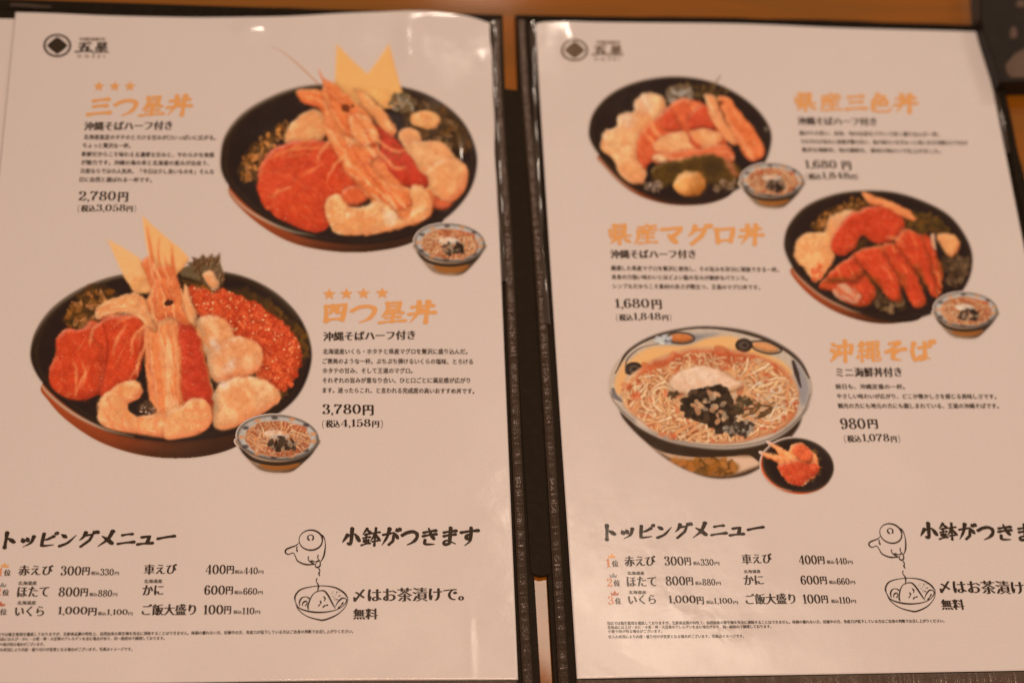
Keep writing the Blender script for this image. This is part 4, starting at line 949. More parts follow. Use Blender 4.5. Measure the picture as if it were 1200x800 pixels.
# brush characters: strokes on a ten by ten field, a letter for the kind of stroke
BRUSH = {
'三':'h2,8 8,8.4|h2.6,5 7.6,5.3|h.8,1.2 9.4,1.7', 'つ':'c.4,6 3,7.4 6.4,7.8 8.8,6.2 8.4,3.6 6.4,1.6 3.6,.4',
'四':'v1.4,8.2 2.0,1|k1.4,8.2 8.6,8.6 8.0,1.2|l4.0,8.2 3.8,5.8 2.8,4.2|c5.8,8.2 5.9,5.0 7.6,4.8|h2.2,1.6 8.0,1.9',
'五':'h1.8,8.6 8.2,9|v4.6,8.6 3.4,1.2|k2.0,5 7.6,5.5 6.8,1.2|h.2,.8 9.8,1.3',
'星':'v2.6,9.4 3.0,5.8|k2.6,9.4 7.4,9.7 7.0,5.9|h3,7.7 7,7.9|h3,6 7,6.1|l2.8,5.4 1.0,3|h2.4,4.2 8.6,4.6|h2.6,2.4 7.8,2.7|v5.1,5.4 5.0,.6|h.3,.3 9.8,.8',
'丼':'h1.0,7.4 8.8,7.9|h.2,4.2 9.8,4.8|l3.5,9.8 3.3,4.6 .8,.2|v6.8,9.8 6.6,0|d4.7,6.5 5.5,5.5',
'県':'v2.4,9.4 2.8,4.8|k2.4,9.4 7.2,9.7 6.8,5|h2.8,7.9 6.8,8|h2.8,6.5 6.8,6.6|h2.8,5.1 6.8,5.2|k.9,7.2 1.0,3.4 9.2,3.9|v5,3.6 5,0|l3.4,2.6 1.2,.4|d6.6,2.8 9,.8',
'産':'d4.8,9.9 5.3,9|h1.6,8.4 8.6,8.9|d3.3,8.2 3.9,7.2|l6.8,8.4 6,7|h1.6,6.5 9.2,7|l1.8,6.6 1.6,3 .2,0|l4.2,6 3,4.3|h3.6,5 8,5.3|h3.4,3 7.8,3.3|v5.6,6.2 5.6,.8|h2.0,.5 9.6,.9',
'色':'l3.8,9.9 2.6,7.6 .8,5.8|k3.4,8.4 7,8.7 5.6,6.4|k1.8,5.9 8,6.3 7.4,3.6|v4.6,6 4.6,3.8|h1.9,3.6 7.4,3.8|c1.9,6 1.7,1.6 3.4,.4 8.2,.4 9.8,2.4',
'沖':'d.8,9 2.2,8|d.2,6.2 1.6,5.2|r.4,.6 1.6,2 2.8,4.2|v3.8,7.4 4,3.6|k3.8,7.4 9,7.8 8.5,3.8|h4,4 8.4,4.2|v6.3,9.8 6.2,0',
'縄':'l2.2,9.6 .8,7.6|h.8,7.6 2.6,7|l3.2,8.4 .8,5.2|h.8,5.2 3.6,5.6|v2.2,5.4 2.2,.2|d.8,3.6 .5,2|d3.2,3.4 3.8,2.2|v4.6,9.2 4.8,6|k4.6,9.2 9,9.4 8.7,6.1|h4.8,7.6 8.6,7.7|h4.8,6.1 8.6,6.1|v4.4,4.9 4.6,1.6|k4.4,4.9 9.2,5 8.8,1.7|h4.6,3.3 8.8,3.4|h4.6,1.8 8.8,1.8|c6.7,9.2 6.6,1 7.4,.2 9.8,.3 9.9,1.8',
'そ':'c2.6,8.6 6.9,9 3,5.8 1.2,4.6|h1.2,4.6 9,5.6|c6.6,5.2 4.2,3.4 4.2,1.4 7.2,.3', 'は':'v1.6,8.8 1.0,4.6 1.9,.6|h3.6,6.4 8.6,7|c6.3,9 6.2,4 6,1.6 4.4,.7 3.5,1.7 5,2.6 8.8,1',
'ば':'v1.6,8.8 1.0,4.6 1.9,.6|h3.6,6.4 8.2,6.9|c6.1,8.8 6.1,4 5.9,1.6 4.3,.7 3.4,1.7 5,2.6 8.4,1|d7.9,9.6 8.6,8.5|d9.2,9.9 9.9,8.9',
'マ':'k.6,7.6 9,8.2 7,5.4 4.8,3.6|d3.4,4.8 6.4,1.2', 'グ':'l3.6,9.2 2.6,6.4 .6,4.2|k3.4,7.2 7.8,7.7 6.2,4 2.2,.2|d7.7,9.8 8.5,8.7|d9.1,10 9.9,9', 'ロ':'v1.6,7.6 2.2,1.2|k1.6,7.6 8.4,8 7.6,1.4|h2.2,1.8 7.6,2',
'ト':'v3.6,9.8 3.6,.2|r3.8,6.4 6.2,5.2 8,3.6', 'ッ':'d1.6,6 2.5,4|d4,6.4 4.9,4.4|l7.9,6.8 6.8,3 2.8,.4', 'ピ':'c2.2,8.8 2,2.6 3,.9 8.6,1.3|l8,6.8 5,5.4 2.4,4.8|o9.2,8.8',
'ン':'d1.2,8.2 3.6,6.4|l1.2,.6 5.4,2.6 9.4,7.4', 'メ':'l7.4,9.4 5.4,4.4 .6,.2|r2.2,6.6 5,4.4 8,1.6', 'ニ':'h2.4,7 7.6,7.4|h.6,1.6 9.4,2.2', 'ュ':'k2.4,5.4 6.6,5.7 5.8,1.4|h.8,.9 8.8,1.4', 'ー':'h.6,4.4 9.4,5.5',
'小':'v5.1,9.8 5,1.4 3.8,1.2|l2.8,6.2 .4,2.2|r6.9,6.6 8,5 9.6,2.8',
'鉢':'l2.4,9.8 .2,6.6|r2.6,9.2 3.4,8.4 4.6,7.4|h1.4,6.5 3.8,6.8|h.6,4.6 4.3,5|v2.5,6.6 2.5,1.2|d1.1,3.8 1.5,2.6|d4,3.9 3.4,2.6|h.2,.6 4.7,1.4|h5,7 9.7,7.5|v7.3,9.8 7.2,0|l7,7 6.2,4.6 4.6,2.4|r7.4,7 8.4,4.8 9.9,2.8|h6,2.3 8.7,2.5',
'が':'k.6,6.4 6.8,7.2 6.4,2.6 4.4,.6|l4,9.6 3,5 .6,.6|r7.3,6.8 8.2,5.6 8.9,4.2|d7.8,9.6 8.5,8.4|d9.2,9.9 9.9,8.8', 'き':'h1.4,7.4 8,8.2|h1.2,5.4 8.4,6.2|r3.9,9.8 5.4,6.6 7.2,3.6|c2.4,3.2 2.9,.8 7.8,.4',
'ま':'h1.6,7.4 8.2,8|h1.8,5.4 8,6|c5.3,9.8 5.2,3 5,.9 2.9,.5 2.2,1.8 4,2.6 8.8,.6', 'す':'h.3,7.4 9.7,8|c5.7,9.8 5.8,5 5,3.4 3.4,4.2 3.9,5.7 5.6,5.2 5.7,2.4 3.2,0'}
PRESS = {'h': (1.0, .72, .75, 1.15), 'v': (1.15, .85, .85, 1.0), 'k': (.95, .8, 1.05, .85), 'l': (1.15, 1.0, .75, .2), 'r': (.45, .8, 1.15, 1.0), 'd': (.45, 1.2, 1.1), 'c': (.95, 1.0, .9, .8, .3), 'o': (.6, .6)}
def brush_glyph(c, var):
    sts = BRUSH[c].split('|'); loops = []
    base = 2.45 / (1 + .062 * len(sts)); rg = np.random.RandomState(ord(c) * 3 % 9973 + var)
    for st in sts:
        P = np.array([tuple(map(float, q.split(','))) for q in st[1:].split()]); P += rg.uniform(-.12, .12, P.shape)
        if st[0] == 'o': P = ellp(P[0, 0], P[0, 1], .75, .75, 0, 12); P = np.vstack([P, P[:2]])
        if st[0] == 'k':                                  # an angular turn, pressed at the corner
            Q = [P[0]]
            for a, b_ in zip(P[:-1], P[1:]): Q += [a + (b_ - a) * t for t in (.25, .5, .75, 1)]
            P = np.array(Q)
        elif len(P) == 2:
            m = (P[0] + P[1]) / 2 + np.array([0, .18 if st[0] == 'h' else 0]); P = smooth_open(np.array([P[0], m, P[1]]), 5)
        else: P = smooth_open(P, 6)
        pr = PRESS[st[0]]; t = np.linspace(0, 1, len(P))
        w = base * np.interp(t, np.linspace(0, 1, len(pr)), pr) * (1 + .22 * (vnoise(t * 6 + rg.rand() * 30 + 4, t * 0 + 3, 5) - .5))
        T = np.gradient(P, axis=0); T /= np.hypot(*T.T)[:, None] + 1e-9; Nn = np.stack([-T[:, 1], T[:, 0]], 1)
        w = w * np.where(np.abs(T[:, 0]) > .8, .86, 1.05)
        A = P + Nn * w[:, None] / 2; B = P - Nn * w[:, None] / 2
        for i in range(len(P) - 1): loops.append(np.array([A[i], A[i + 1], B[i + 1], B[i]]))
        for i in (0, len(P) - 1):
            if w[i] > .3:
                a0 = math.radians(-30); loops.append(ellp(P[i, 0], P[i, 1], w[i] * .60, w[i] * .44, a0, 9))
    out = []
    for L in loops:
        L = L / 10.0 * .92 + .04; L = np.stack([L[:, 0] + .10 * L[:, 1], L[:, 1] + .05 * L[:, 0]], 1)
        if abs(sarea(L)) > 1e-7: out.append(L)
    return out
def styled(c, sty, var=0):
    key = (c, sty, var)
    if key in ST_CACHE: return ST_CACHE[key]
    if sty == 'brush' and c in BRUSH:
        loops = brush_glyph(c, var)
        vs, ed = [], []
        for L in loops:
            m = len(L); n0 = len(vs); vs += [Vector(p) for p in L]; ed += [(n0 + i, n0 + (i + 1) % m) for i in range(m)]
        V, E_, F, *_ = delaunay_2d_cdt(vs, ed, [], 0, 1e-5)
        V = np.array([tuple(v) for v in V]); F = np.array([f for f in F if len(f) == 3]); cen = V[F].mean(1)
        ST_CACHE[key] = (V, F[inside(cen, loops, True)], loops)
        return ST_CACHE[key]
    if sty == 'num' and c in DIG:
        loops, cut = digit(c)
        al = loops + [h for _, h in cut]
        vs, ed = [], []
        for L in al:
            m = len(L); n0 = len(vs); vs += [Vector(p) for p in L]; ed += [(n0 + i, n0 + (i + 1) % m) for i in range(m)]
        V, E_, F, *_ = delaunay_2d_cdt(vs, ed, [], 0, 1e-5)
        V = np.array([tuple(v) for v in V]); F = np.array([f for f in F if len(f) == 3]); cen = V[F].mean(1)
        holes = dict(cut); r = np.zeros(len(cen), bool)
        for i, L in enumerate(loops):
            q = inside(cen, [L])
            if i in holes: q &= ~inside(cen, [holes[i]])
            r |= q
        ST_CACHE[key] = (V, F[r], loops)
        return ST_CACHE[key]
    res, rs, gx, gy, ro, sl, ri = STY[sty]
    src = GL_CACHE[(c, res)]
    loops = []
    big = max(src, key=lambda L: abs(sarea(L))) if src else None
    sg = 1 if big is not None and sarea(big) > 0 else -1
    if c.isascii() or c in '円':
        if c.isdigit(): gx, gy = gx * 1.25, gy
    dense = len(src) > 0 and sum(len(L) for L in src) > 260
    k = 0.7 if dense else 1.0
    for L in src:
        keep = np.hypot(*(L - np.roll(L, 1, 0)).T) > 1e-4; L = L[keep]
        if len(L) < 3: continue
        if rs:
            Q = []
            for a, b_ in zip(L, np.roll(L, -1, 0)):
                n_ = max(1, int(np.hypot(*(b_ - a)) / rs)); Q += [a + (b_ - a) * t / n_ for t in range(n_)]
            L = np.array(Q)
        T = np.roll(L, -1, 0) - np.roll(L, 1, 0); T /= (np.hypot(*T.T)[:, None] + 1e-9)
        Nn = np.stack([T[:, 1], -T[:, 0]], 1) * sg
        L2 = L + Nn * np.array([gx * k, gy * k])
        if ro:
            # the brush swells and dries: growth wanders along the stroke, ends stay ragged
            q = vnoise(L[:, 0] * 5 + 9 + var * 3, L[:, 1] * 5 + 9 + ord(c) % 7, 5) - .5
            q2 = vnoise(L[:, 0] * 16 + 5, L[:, 1] * 16 + var + 20, 8) - .5
            L2 = L2 + Nn * ((q * 2.6 + q2 * 1.6) * ro)[:, None]
        x, y = L2[:, 0].copy(), L2[:, 1].copy()
        L2 = np.stack([x + sl * y, y + ri * x], 1)
        if abs(sarea(L2)) > 1e-5: loops.append(L2)
    if not loops: ST_CACHE[key] = (np.zeros((0, 2)), [], []); return ST_CACHE[key]
    vs = [Vector(p) for L in loops for p in L]; ed = []; n0 = 0
    for L in loops:
        m = len(L); ed += [(n0 + i, n0 + (i + 1) % m) for i in range(m)]; n0 += m
    V, E_, F, *_ = delaunay_2d_cdt(vs, ed, [], 0, 1e-6)
    V = np.array([tuple(v) for v in V]); F = np.array([f for f in F if len(f) == 3])
    cen = V[F].mean(1); F = F[winding(cen, loops) != 0]
    ST_CACHE[key] = (V, F, loops)
    return ST_CACHE[key]
def run(text, sty, gap=0.055):
    """lay a run of characters side by side; returns vertices and faces in em units"""
    raw_glyphs(text, STY[sty][0])
    x = 0.0; VV, FF, n0 = [], [], 0
    for k, c in enumerate(text):
        if c.isspace(): x += 0.5; continue
        V, F, _ = styled(c, sty, k % 3 if sty == 'brush' else 0)
        if len(V) == 0: x += .5; continue
        lo, hi = V[:, 0].min(), V[:, 0].max()
        if c == '1' and sty == 'num': lo -= .03
        if c.isascii():
            V = V - [lo, 0]; VV.append(V + [x + gap * .5, 0]); x += hi - lo + gap
            if c == ',': x -= .02
        elif c in '円': VV.append(V + [x, 0]); x += 1.0
        else: VV.append(V + [x, 0]); x += 1.0
        FF.append(np.asarray(F) + n0); n0 += len(V)
    return np.vstack(VV), np.vstack(FF)
def kslope(page, x):
    """sideways lean of the page's upright lines in the photograph at column x"""
    if page == 'L': return 0.100 - 0.141 * x / 590
    return -0.064 - 0.130 * (x - 650) / 520
LIFT = 0.00020
def put_flat(V2, F, page, name, m, label=None, lift=LIFT, parent=None):
    """V2: photograph pixels of the print -> flat ink on the page"""
    par, off = PAGES[page]
    P = U(V2[:, 0], V2[:, 1]); P[:, 2] = ZP + hgt(P[:, 0], P[:, 1]) + lift
    me_o = mesh_obj(name, P, [tuple(int(i) for i in f) for f in F], m, parent or par, False, off)
    me = me_o.data
    up = [p.normal.z for p in me.polygons]
    if sum(up) < 0: me.flip_normals()
    if label: me_o['label'] = label
    return me_o
def place(V, x0, y0, x1, y1, h, page, box=None):
    lo = V.min(0); hi = V.max(0)
    u = (V[:, 0] - lo[0]) / (hi[0] - lo[0]); v = (V[:, 1] - lo[1]) / (hi[1] - lo[1])
    k = kslope(page, (x0 + x1) / 2)
    return np.stack([x0 + u * (x1 - x0) + v * h * k, y0 + u * (y1 - y0) - v * h], 1)
def text(page, s, x0, y0, x1, y1, h, sty, m=None, name='body_text', label=None, defer=None):
    V, F = run(s, sty)
    P = place(V, x0, y0, x1, y1, h, page)
    if defer is not None:
        defer.append((P, F)); return
    return put_flat(P, F, page, name, m or INK, label)
def merge(page, items, name, m, label=None):
    VV, FF, n0 = [], [], 0
    for P, F in items: VV.append(P); FF.append(np.asarray(F) + n0); n0 += len(P)
    return put_flat(np.vstack(VV), np.vstack(FF), page, name, m, label)
def para(page, lines, label=None, sty='body', m=None, name='description_text'):
    d = []
    for s, x0, y0, x1, y1, h in lines: text(page, s, x0, y0, x1, y1, h, sty, defer=d)
    return merge(page, d, name, m or INK, label)
def strokes(page, lines, w, name, m, label=None):
    """pen drawing: every line a ribbon of ink with rounded tips"""
    VV, FF, n0 = [], [], 0
    for pts, closed in lines:
        P = np.asarray(pts, float)
        if len(P) > 2: P = smooth_open(np.vstack([P, P[:1]]) if closed else P, 6)
        T = np.gradient(P, axis=0); T /= np.hypot(*T.T)[:, None] + 1e-9; Nn = np.stack([-T[:, 1], T[:, 0]], 1)
        s_ = np.linspace(0, 1, len(P)); ww = w * (0.85 + .3 * np.sin(s_ * 9 + n0)) * (1 if closed else np.clip(np.minimum(s_, 1 - s_) * 8 + .45, 0, 1))
        A = P + Nn * ww[:, None] / 2; B = P - Nn * ww[:, None] / 2; n_ = len(P)
        VV += [A, B]; FF += [(n0 + i, n0 + i + 1, n0 + n_ + i + 1, n0 + n_ + i) for i in range(n_ - 1)]; n0 += 2 * n_
    return put_flat(np.vstack(VV), FF, page, name, m, label)
def star(page, cx, cy, rx, ry, m=None):
    k = kslope(page, cx); P = [(cx, cy)]
    for i in range(10):
        a = math.pi / 2 + i * math.pi / 5; r = 1 if i % 2 == 0 else .44
        P.append((cx + rx * r * math.cos(a) + k * ry * r * math.sin(a), cy - ry * r * math.sin(a)))
    return put_flat(np.array(P), [(0, i + 1, (i + 1) % 10 + 1) for i in range(10)], page, 'star', m or ORANGE_INK)
def crown(page, cx, cy, w, h, m):
    P = np.array([(0, 0), (-.42, 0), (-.5, .62), (-.24, .34), (0, 1), (.24, .34), (.5, .62), (.42, 0)])
    V = np.stack([cx + P[:, 0] * w, cy - P[:, 1] * h], 1)
    return put_flat(V, [(0, i, i + 1) for i in range(1, 7)], page, 'crown', m)
def ellc(cx, cy, rx, ry, n=28): return [tuple(p) for p in ellp(cx, cy, rx, ry, 0, n)]
def logo(page, cx, cy, rx, ry, tx0, ty, tx1, th, m):
    VV, FF = [], []
    n_ = 40; t = np.linspace(0, 2 * math.pi, n_, endpoint=False)
    for f in (1.0, .84): VV.append(np.stack([cx + rx * f * np.cos(t), cy + ry * f * np.sin(t)], 1))
    FF += [(i, (i + 1) % n_, n_ + (i + 1) % n_, n_ + i) for i in range(n_)]
    D = []
    for i in range(n_):
        a = t[i]; r = .70 / (abs(math.cos(a)) ** 1.15 + abs(math.sin(a)) ** 1.15) ** (1 / 1.15) * 1.06
        D.append((cx + rx * r * math.cos(a), cy + ry * r * math.sin(a)))
    VV += [np.array([(cx, cy)]), np.array(D)]
    FF += [(2 * n_, 2 * n_ + 1 + i, 2 * n_ + 1 + (i + 1) % n_) for i in range(n_)]
    put_flat(np.vstack(VV), FF, page, 'emblem', m, 'round printed emblem with a four pointed star')
    text(page, '五星', tx0, ty, tx1, ty + .6, th, 'brush', m, 'logo_lettering')
    d = []
    text(page, '沖縄海鮮丼', tx0 + 5.5, ty - th - 1.0, tx1 - 4, ty - th - .8, 3.8, 'body', defer=d)
    text(page, 'G O S E I', tx0 + 3.5, ty + 5.2, tx1 - 5, ty + 5.6, 3.4, 'body', defer=d)
    merge(page, d, 'logo_lettering', GREY_INK)

TITLE = 'orange brush lettering naming the bowl'
# left page ------------------------------------------------------------
logo('L', 67.2, 53.7, 16.4, 13.6, 87, 62.5, 127.5, 13.5, INK)
for x, y in ((116, 101.5), (134.5, 101.5), (152.5, 101.5)): star('L', x, y, 7.0, 6.4)
text('L', '三つ星丼', 100, 138.5, 226, 137, 27, 'brush', ORANGE_INK, 'dish_title')
text('L', '沖縄そばハーフ付き', 98, 153.5, 202, 152.5, 10.5, 'minchoB', INK, 'side_note')
para('L', [('北海道直送ホタテのとろける甘みが口いっぱいに広がる。', 98, 163.8, 253, 164.8, 6),
           ('ちょっと贅沢な一杯。', 97, 173.6, 153, 174, 6),
           ('新鮮だからこそ味わえる濃厚な甘みと、やわらかな食感', 95.5, 183.8, 251, 185, 6),
           ('が魅力です。沖縄の海の幸と北海道の恵みが出会う、', 95, 193.6, 245, 194.6, 6),
           ('元祖ならではの人気丼。「今日は少し良いものを」そんな', 94, 203.6, 251, 204.6, 6),
           ('日に自然と選ばれる一杯です。', 93, 213.6, 178, 214.2, 6)])
text('L', '2,780', 91.6, 237.5, 135.5, 237.3, 13, 'num', INK, 'price_text'); text('L', '円', 138, 237, 150, 237, 11.5, 'minchoB', INK, 'price_text')
d = []
text('L', '(', 91, 249.5, 93, 249.5, 9, 'num', defer=d); text('L', '税込', 94.5, 248.6, 112, 248.6, 8, 'minchoB', defer=d)
text('L', '3,058', 112.5, 249.3, 147, 249.2, 9.5, 'num', defer=d); text('L', '円', 148, 248.8, 155.5, 248.8, 7, 'minchoB', defer=d); text('L', ')', 157, 249.5, 159, 249.5, 9, 'num', defer=d)
merge('L', d, 'price_text', INK)
for x in (386, 406, 426, 448): star('L', x, 345.2 - (x - 386) * .02, 8.2, 7.2)
text('L', '四つ星丼', 378.5, 381, 513, 380, 29, 'brush', ORANGE_INK, 'dish_title')
text('L', '沖縄そばハーフ付き', 378.5, 400, 487, 398, 10.8, 'minchoB', INK, 'side_note')
para('L', [('北海道産いくら・ホタテと県産マグロを贅沢に盛り込んだ。', 378.3, 415.3, 548, 415.2, 6.6),
           ('ご褒美のような一杯。ぷちぷち弾けるいくらの塩味、とろける', 378, 426.6, 554.5, 427, 6.6),
           ('ホタテの甘み、そして王道のマグロ。', 378, 437.6, 483.6, 437.8, 6.6),
           ('それぞれの旨みが重なり合い、ひと口ごとに満足感が広がり', 378, 449, 551, 449, 6.6),
           ('ます。迷ったらこれ、と言われる完成度の高いおすすめ丼です。', 378, 460.5, 556, 461.5, 6.6)])
text('L', '3,780', 377.6, 487.2, 423, 487, 13.6, 'num', INK, 'price_text'); text('L', '円', 425, 486.6, 438, 486.6, 12, 'minchoB', INK, 'price_text')
d = []
text('L', '(', 377.6, 502, 379.8, 502, 10, 'num', defer=d); text('L', '税込', 381.5, 500.8, 398.5, 500.8, 8.8, 'minchoB', defer=d)
text('L', '4,158', 399.5, 501.6, 434.5, 501.2, 10.4, 'num', defer=d); text('L', '円', 436, 500.8, 444.5, 500.8, 7.5, 'minchoB', defer=d); text('L', ')', 446.2, 502, 448.6, 502, 10, 'num', defer=d)
merge('L', d, 'price_text', INK)

def rowprice(page, x0, y, big, xb, xe, xt, s2, x2, x3, x4, x5, h=11):
    """price: big digits x0-xb, yen sign to xe, small tax note, its digits x2-x3, small yen x4-x5"""
    d = []
    text(page, big, x0, y, xb, y, h, 'num', defer=d); text(page, '円', xb + 1, y - .3, xe, y - .3, h * .86, 'minchoB', defer=d)
    text(page, '税込', xt, y - .6, x2 - .6, y - .6, 4.2, 'body', defer=d)
    text(page, s2, x2, y, x3, y, h * .72, 'num', defer=d); text(page, '円', x4, y - .5, x5, y - .5, 3.8, 'body', defer=d)
    merge(page, d, 'topping_price', INK)
def name_(page, s, x0, y0, x1, y1, h): text(page, s, x0, y0, x1, y1, h, 'mincho', INK, 'topping_name')
def origin(page, x0, y, x1, h=4.6): text(page, '北海道産', x0, y, x1, y - .2, h, 'body', INK, 'topping_origin')
def rank(page, n_, x, xr, y, h, m, x2, x3):
    text(page, n_, x, y, xr, y, h, 'num', m, 'rank_number'); text(page, '位', x2, y - .3, x3, y - .3, h * .78, 'mincho', INK, 'rank_text')

text('L', 'トッピングメニュー', 2.5, 643.5, 206, 640, 21.5, 'brush', INK, 'topping_heading', 'heading of the topping list in dark brush lettering')
crown('L', 5.8, 664.5, 10, 5.8, ORANGE_INK); crown('L', 3, 687.5, 10, 5.8, SILVER_INK); crown('L', 1, 710, 11, 6, BRONZE_INK)
rank('L', '1', -2, 2.8, 674.8, 9.5, DEEP_ORANGE, 4.3, 12.5); rank('L', '2', -7, 1.4, 698, 9.5, DEEP_ORANGE, 2.4, 10.6); rank('L', '3', -10, -1.5, 720.6, 9.5, DEEP_ORANGE, -.4, 8)
name_('L', '赤えび', 21, 674, 62, 673.5, 12); rowprice('L', 70.6, 673.8, '300', 95, 105, 106.6, '330', 117.3, 133.2, 134.2, 139.4)
origin('L', 21, 685.3, 43); name_('L', 'ほたて', 19.7, 699.2, 57, 698.6, 12.2); rowprice('L', 68.3, 698.6, '800', 93, 102.8, 104.6, '880', 114.7, 131.2, 132.2, 137.4)
origin('L', 20, 708.3, 42); name_('L', 'いくら', 17.2, 722, 51.5, 721.6, 12); rowprice('L', 67.5, 721, '1,000', 102, 113, 114.6, '1,100', 125, 149.4, 150.2, 155.4, 10.6)
name_('L', '車えび', 168.5, 673, 207.3, 672, 12); rowprice('L', 240.8, 672.4, '400', 264.5, 274.2, 275.2, '440', 285.6, 302.2, 303, 308.8)
origin('L', 168.5, 682.9, 190); name_('L', 'かに', 166.6, 697, 191.5, 696.6, 12); rowprice('L', 239.2, 696.4, '600', 263.5, 273, 274.6, '660', 285, 301.4, 302.2, 308)
name_('L', 'ご飯大盛り', 165.8, 720.6, 229.6, 720.2, 13.2); rowprice('L', 238.3, 719.4, '100', 261.5, 270.8, 273.4, '110', 284, 298.2, 299.2, 305)
FINE = ['当店では衛生管理を徹底しておりますが、生鮮食品類の特性上、自然由来の寄生物を完全に排除することはできません。体調の優れない方、妊娠中の方、免疫力が低下している方はご自身の判断でお召し上がりください。',
        '各商品にはえび・かに・小麦・卵・大豆等のアレルゲンを含む場合があり、同一厨房内で調理しております。',
        '小骨や殻が残る場合がございます。', '仕入れ状況により内容・盛り付けが変更となる場合がございます。写真はイメージです。']
para('L', [(FINE[0], -7, 745.4, 414, 741.4, 4.4), (FINE[1], -7.5, 750.6, 193, 749.2, 4.2), (FINE[2], -8, 757, 52, 756.4, 4.2), (FINE[3], -8.5, 763.2, 155, 762.0, 4.4)], name='fine_print', label='tiny allergy and food safety notice in four lines')
text('L', '小鉢がつきます', 401, 640.5, 563, 639.5, 23.5, 'brush', INK, 'side_dish_heading', 'dark brush lettering heading above the drawn teapot and rice bowl')
text('L', '〆はお茶漬けで。', 414, 705, 544, 703.5, 16, 'mincho', INK, 'tea_rice_note'); text('L', '無料', 413.6, 725.4, 443, 725.2, 12.8, 'mincho', INK, 'tea_rice_note')

def teapot(page, f, w):
    g = lambda pts: [f(300 + x / 4, 600 + y / 4) for x, y in pts]
    Lp = [(g(ellc(257, 130, 55, 47, 14)), True), (g([(253, 132), (244, 124), (244, 112), (256, 105), (268, 112), (268, 124), (262, 131)]), False),
          (g([(204, 142), (186, 156), (164, 164), (142, 174), (138, 188), (152, 197), (174, 190), (184, 204), (196, 228), (232, 244), (272, 244)]), False),
          (g([(308, 104), (322, 126), (325, 160), (318, 204), (302, 234)]), False), (g([(193, 160), (191, 172), (195, 186)]), False),
          (g([(246, 206), (246, 222), (262, 236), (280, 246)]), False), (g([(292, 198), (290, 214), (300, 232), (300, 250), (288, 258), (278, 250), (284, 236)]), False),
          (g([(258, 226), (280, 232), (298, 224)]), False), (g([(294, 262), (300, 274), (295, 286), (300, 300)]), False), (g([(287, 308), (283, 322), (292, 340), (292, 356), (286, 376)]), False)]
    strokes(page, Lp, w, 'teapot_drawing', INK, 'ink drawing of a round teapot pouring tea')
    Lb = [(g([(184, 420), (184, 392), (206, 364), (250, 350), (310, 344), (370, 352), (412, 376), (432, 404)]), False), (g([(183, 412), (200, 446), (250, 464), (310, 468), (372, 458), (410, 436), (432, 404)]), False),
          (g([(186, 424), (200, 456), (238, 486), (296, 503), (326, 502), (378, 480), (416, 446), (432, 412)]), False), (g([(246, 456), (244, 436), (258, 398), (276, 376), (296, 368), (320, 368), (338, 388), (356, 422), (372, 452)]), False),
          (g([(206, 440), (204, 420), (216, 400), (238, 396), (252, 406)]), False), (g([(218, 440), (220, 424), (234, 416), (240, 424), (230, 440)]), False), (g([(372, 442), (384, 420), (404, 402), (420, 404), (426, 414)]), False),
          (g([(316, 392), (324, 404), (320, 416)]), False), (g([(300, 412), (304, 424), (292, 440)]), False), (g([(312, 446), (324, 436), (338, 434)]), False), (g([(384, 450), (398, 436), (410, 420)]), False)]
    rg = random.Random(3)
    for k in range(30):
        x, y = rg.uniform(344, 396), rg.uniform(368, 412)
        Lb.append((g([(x, y), (x + 3, y + 2)]), False))
    strokes(page, Lb, w, 'rice_bowl_drawing', INK, 'ink drawing of a bowl of rice under the pouring teapot')
teapot('L', lambda x, y: (x, y), 1.7)

# right page -----------------------------------------------------------
logo('R', 673.2, 60.2, 16, 12.6, 693, 66, 731, 13, GREY_INK)
text('R', '県産三色丼', 933, 132, 1079, 134, 25, 'brush', ORANGE_INK, 'dish_title')
text('R', '沖縄そばハーフ付き', 935, 147, 1028, 147.5, 9.5, 'minchoB', INK, 'side_note')
para('R', [('脂のりの良い、赤身、旬の白身をバランス良く盛り込んだ一杯。', 937, 159, 1101, 160.4, 5.4),
           ('それぞれの旨みと食感が響き合い、島の味わいをぎゅっと楽しめる沖縄ならではの', 938.5, 169, 1134, 170.4, 5.4),
           ('贅沢な海鮮丼。味の調和を、素材の味わいで仕上げました。', 940, 178.8, 1103, 180.2, 5.4)])
text('R', '1,680', 944, 199.5, 981, 199.8, 11.5, 'num', INK, 'price_text'); text('R', '円', 987, 200, 998, 200, 10.5, 'minchoB', INK, 'price_text')
d = []
text('R', '(', 944.5, 211.8, 946.4, 211.8, 8.4, 'num', defer=d)
text('R', '税込', 947.5, 211, 963, 211, 7.2, 'minchoB', defer=d); text('R', '1,848', 964, 211.4, 996, 211.6, 9, 'num', defer=d); text('R', '円', 997, 211.4, 1003.5, 211.4, 6, 'minchoB', defer=d)
text('R', ')', 1004.6, 212, 1006.5, 212, 8.4, 'num', defer=d)
merge('R', d, 'price_text', INK)
text('R', '県産マグロ丼', 714.5, 287.5, 898, 288.5, 27, 'brush', ORANGE_INK, 'dish_title')
text('R', '沖縄そばハーフ付き', 715.5, 303, 816, 302.8, 10.2, 'minchoB', INK, 'side_note')
para('R', [('厳選した県産マグロを贅沢に使用し、その旨みを存分に堪能できる一杯。', 716.3, 317, 913, 319, 5.9),
           ('赤身の力強い味わいとほどよい脂の甘みが絶妙なバランス。', 717, 327.4, 876, 328.8, 5.9),
           ('シンプルだからこそ素材の良さが際立つ、王道のマグロ丼です。', 718, 338.2, 891, 339.6, 5.9)])
text('R', '1,680', 721.3, 362.6, 761.5, 362.6, 12.6, 'num', INK, 'price_text'); text('R', '円', 764, 362.4, 776, 362.4, 11.2, 'minchoB', INK, 'price_text')
d = []
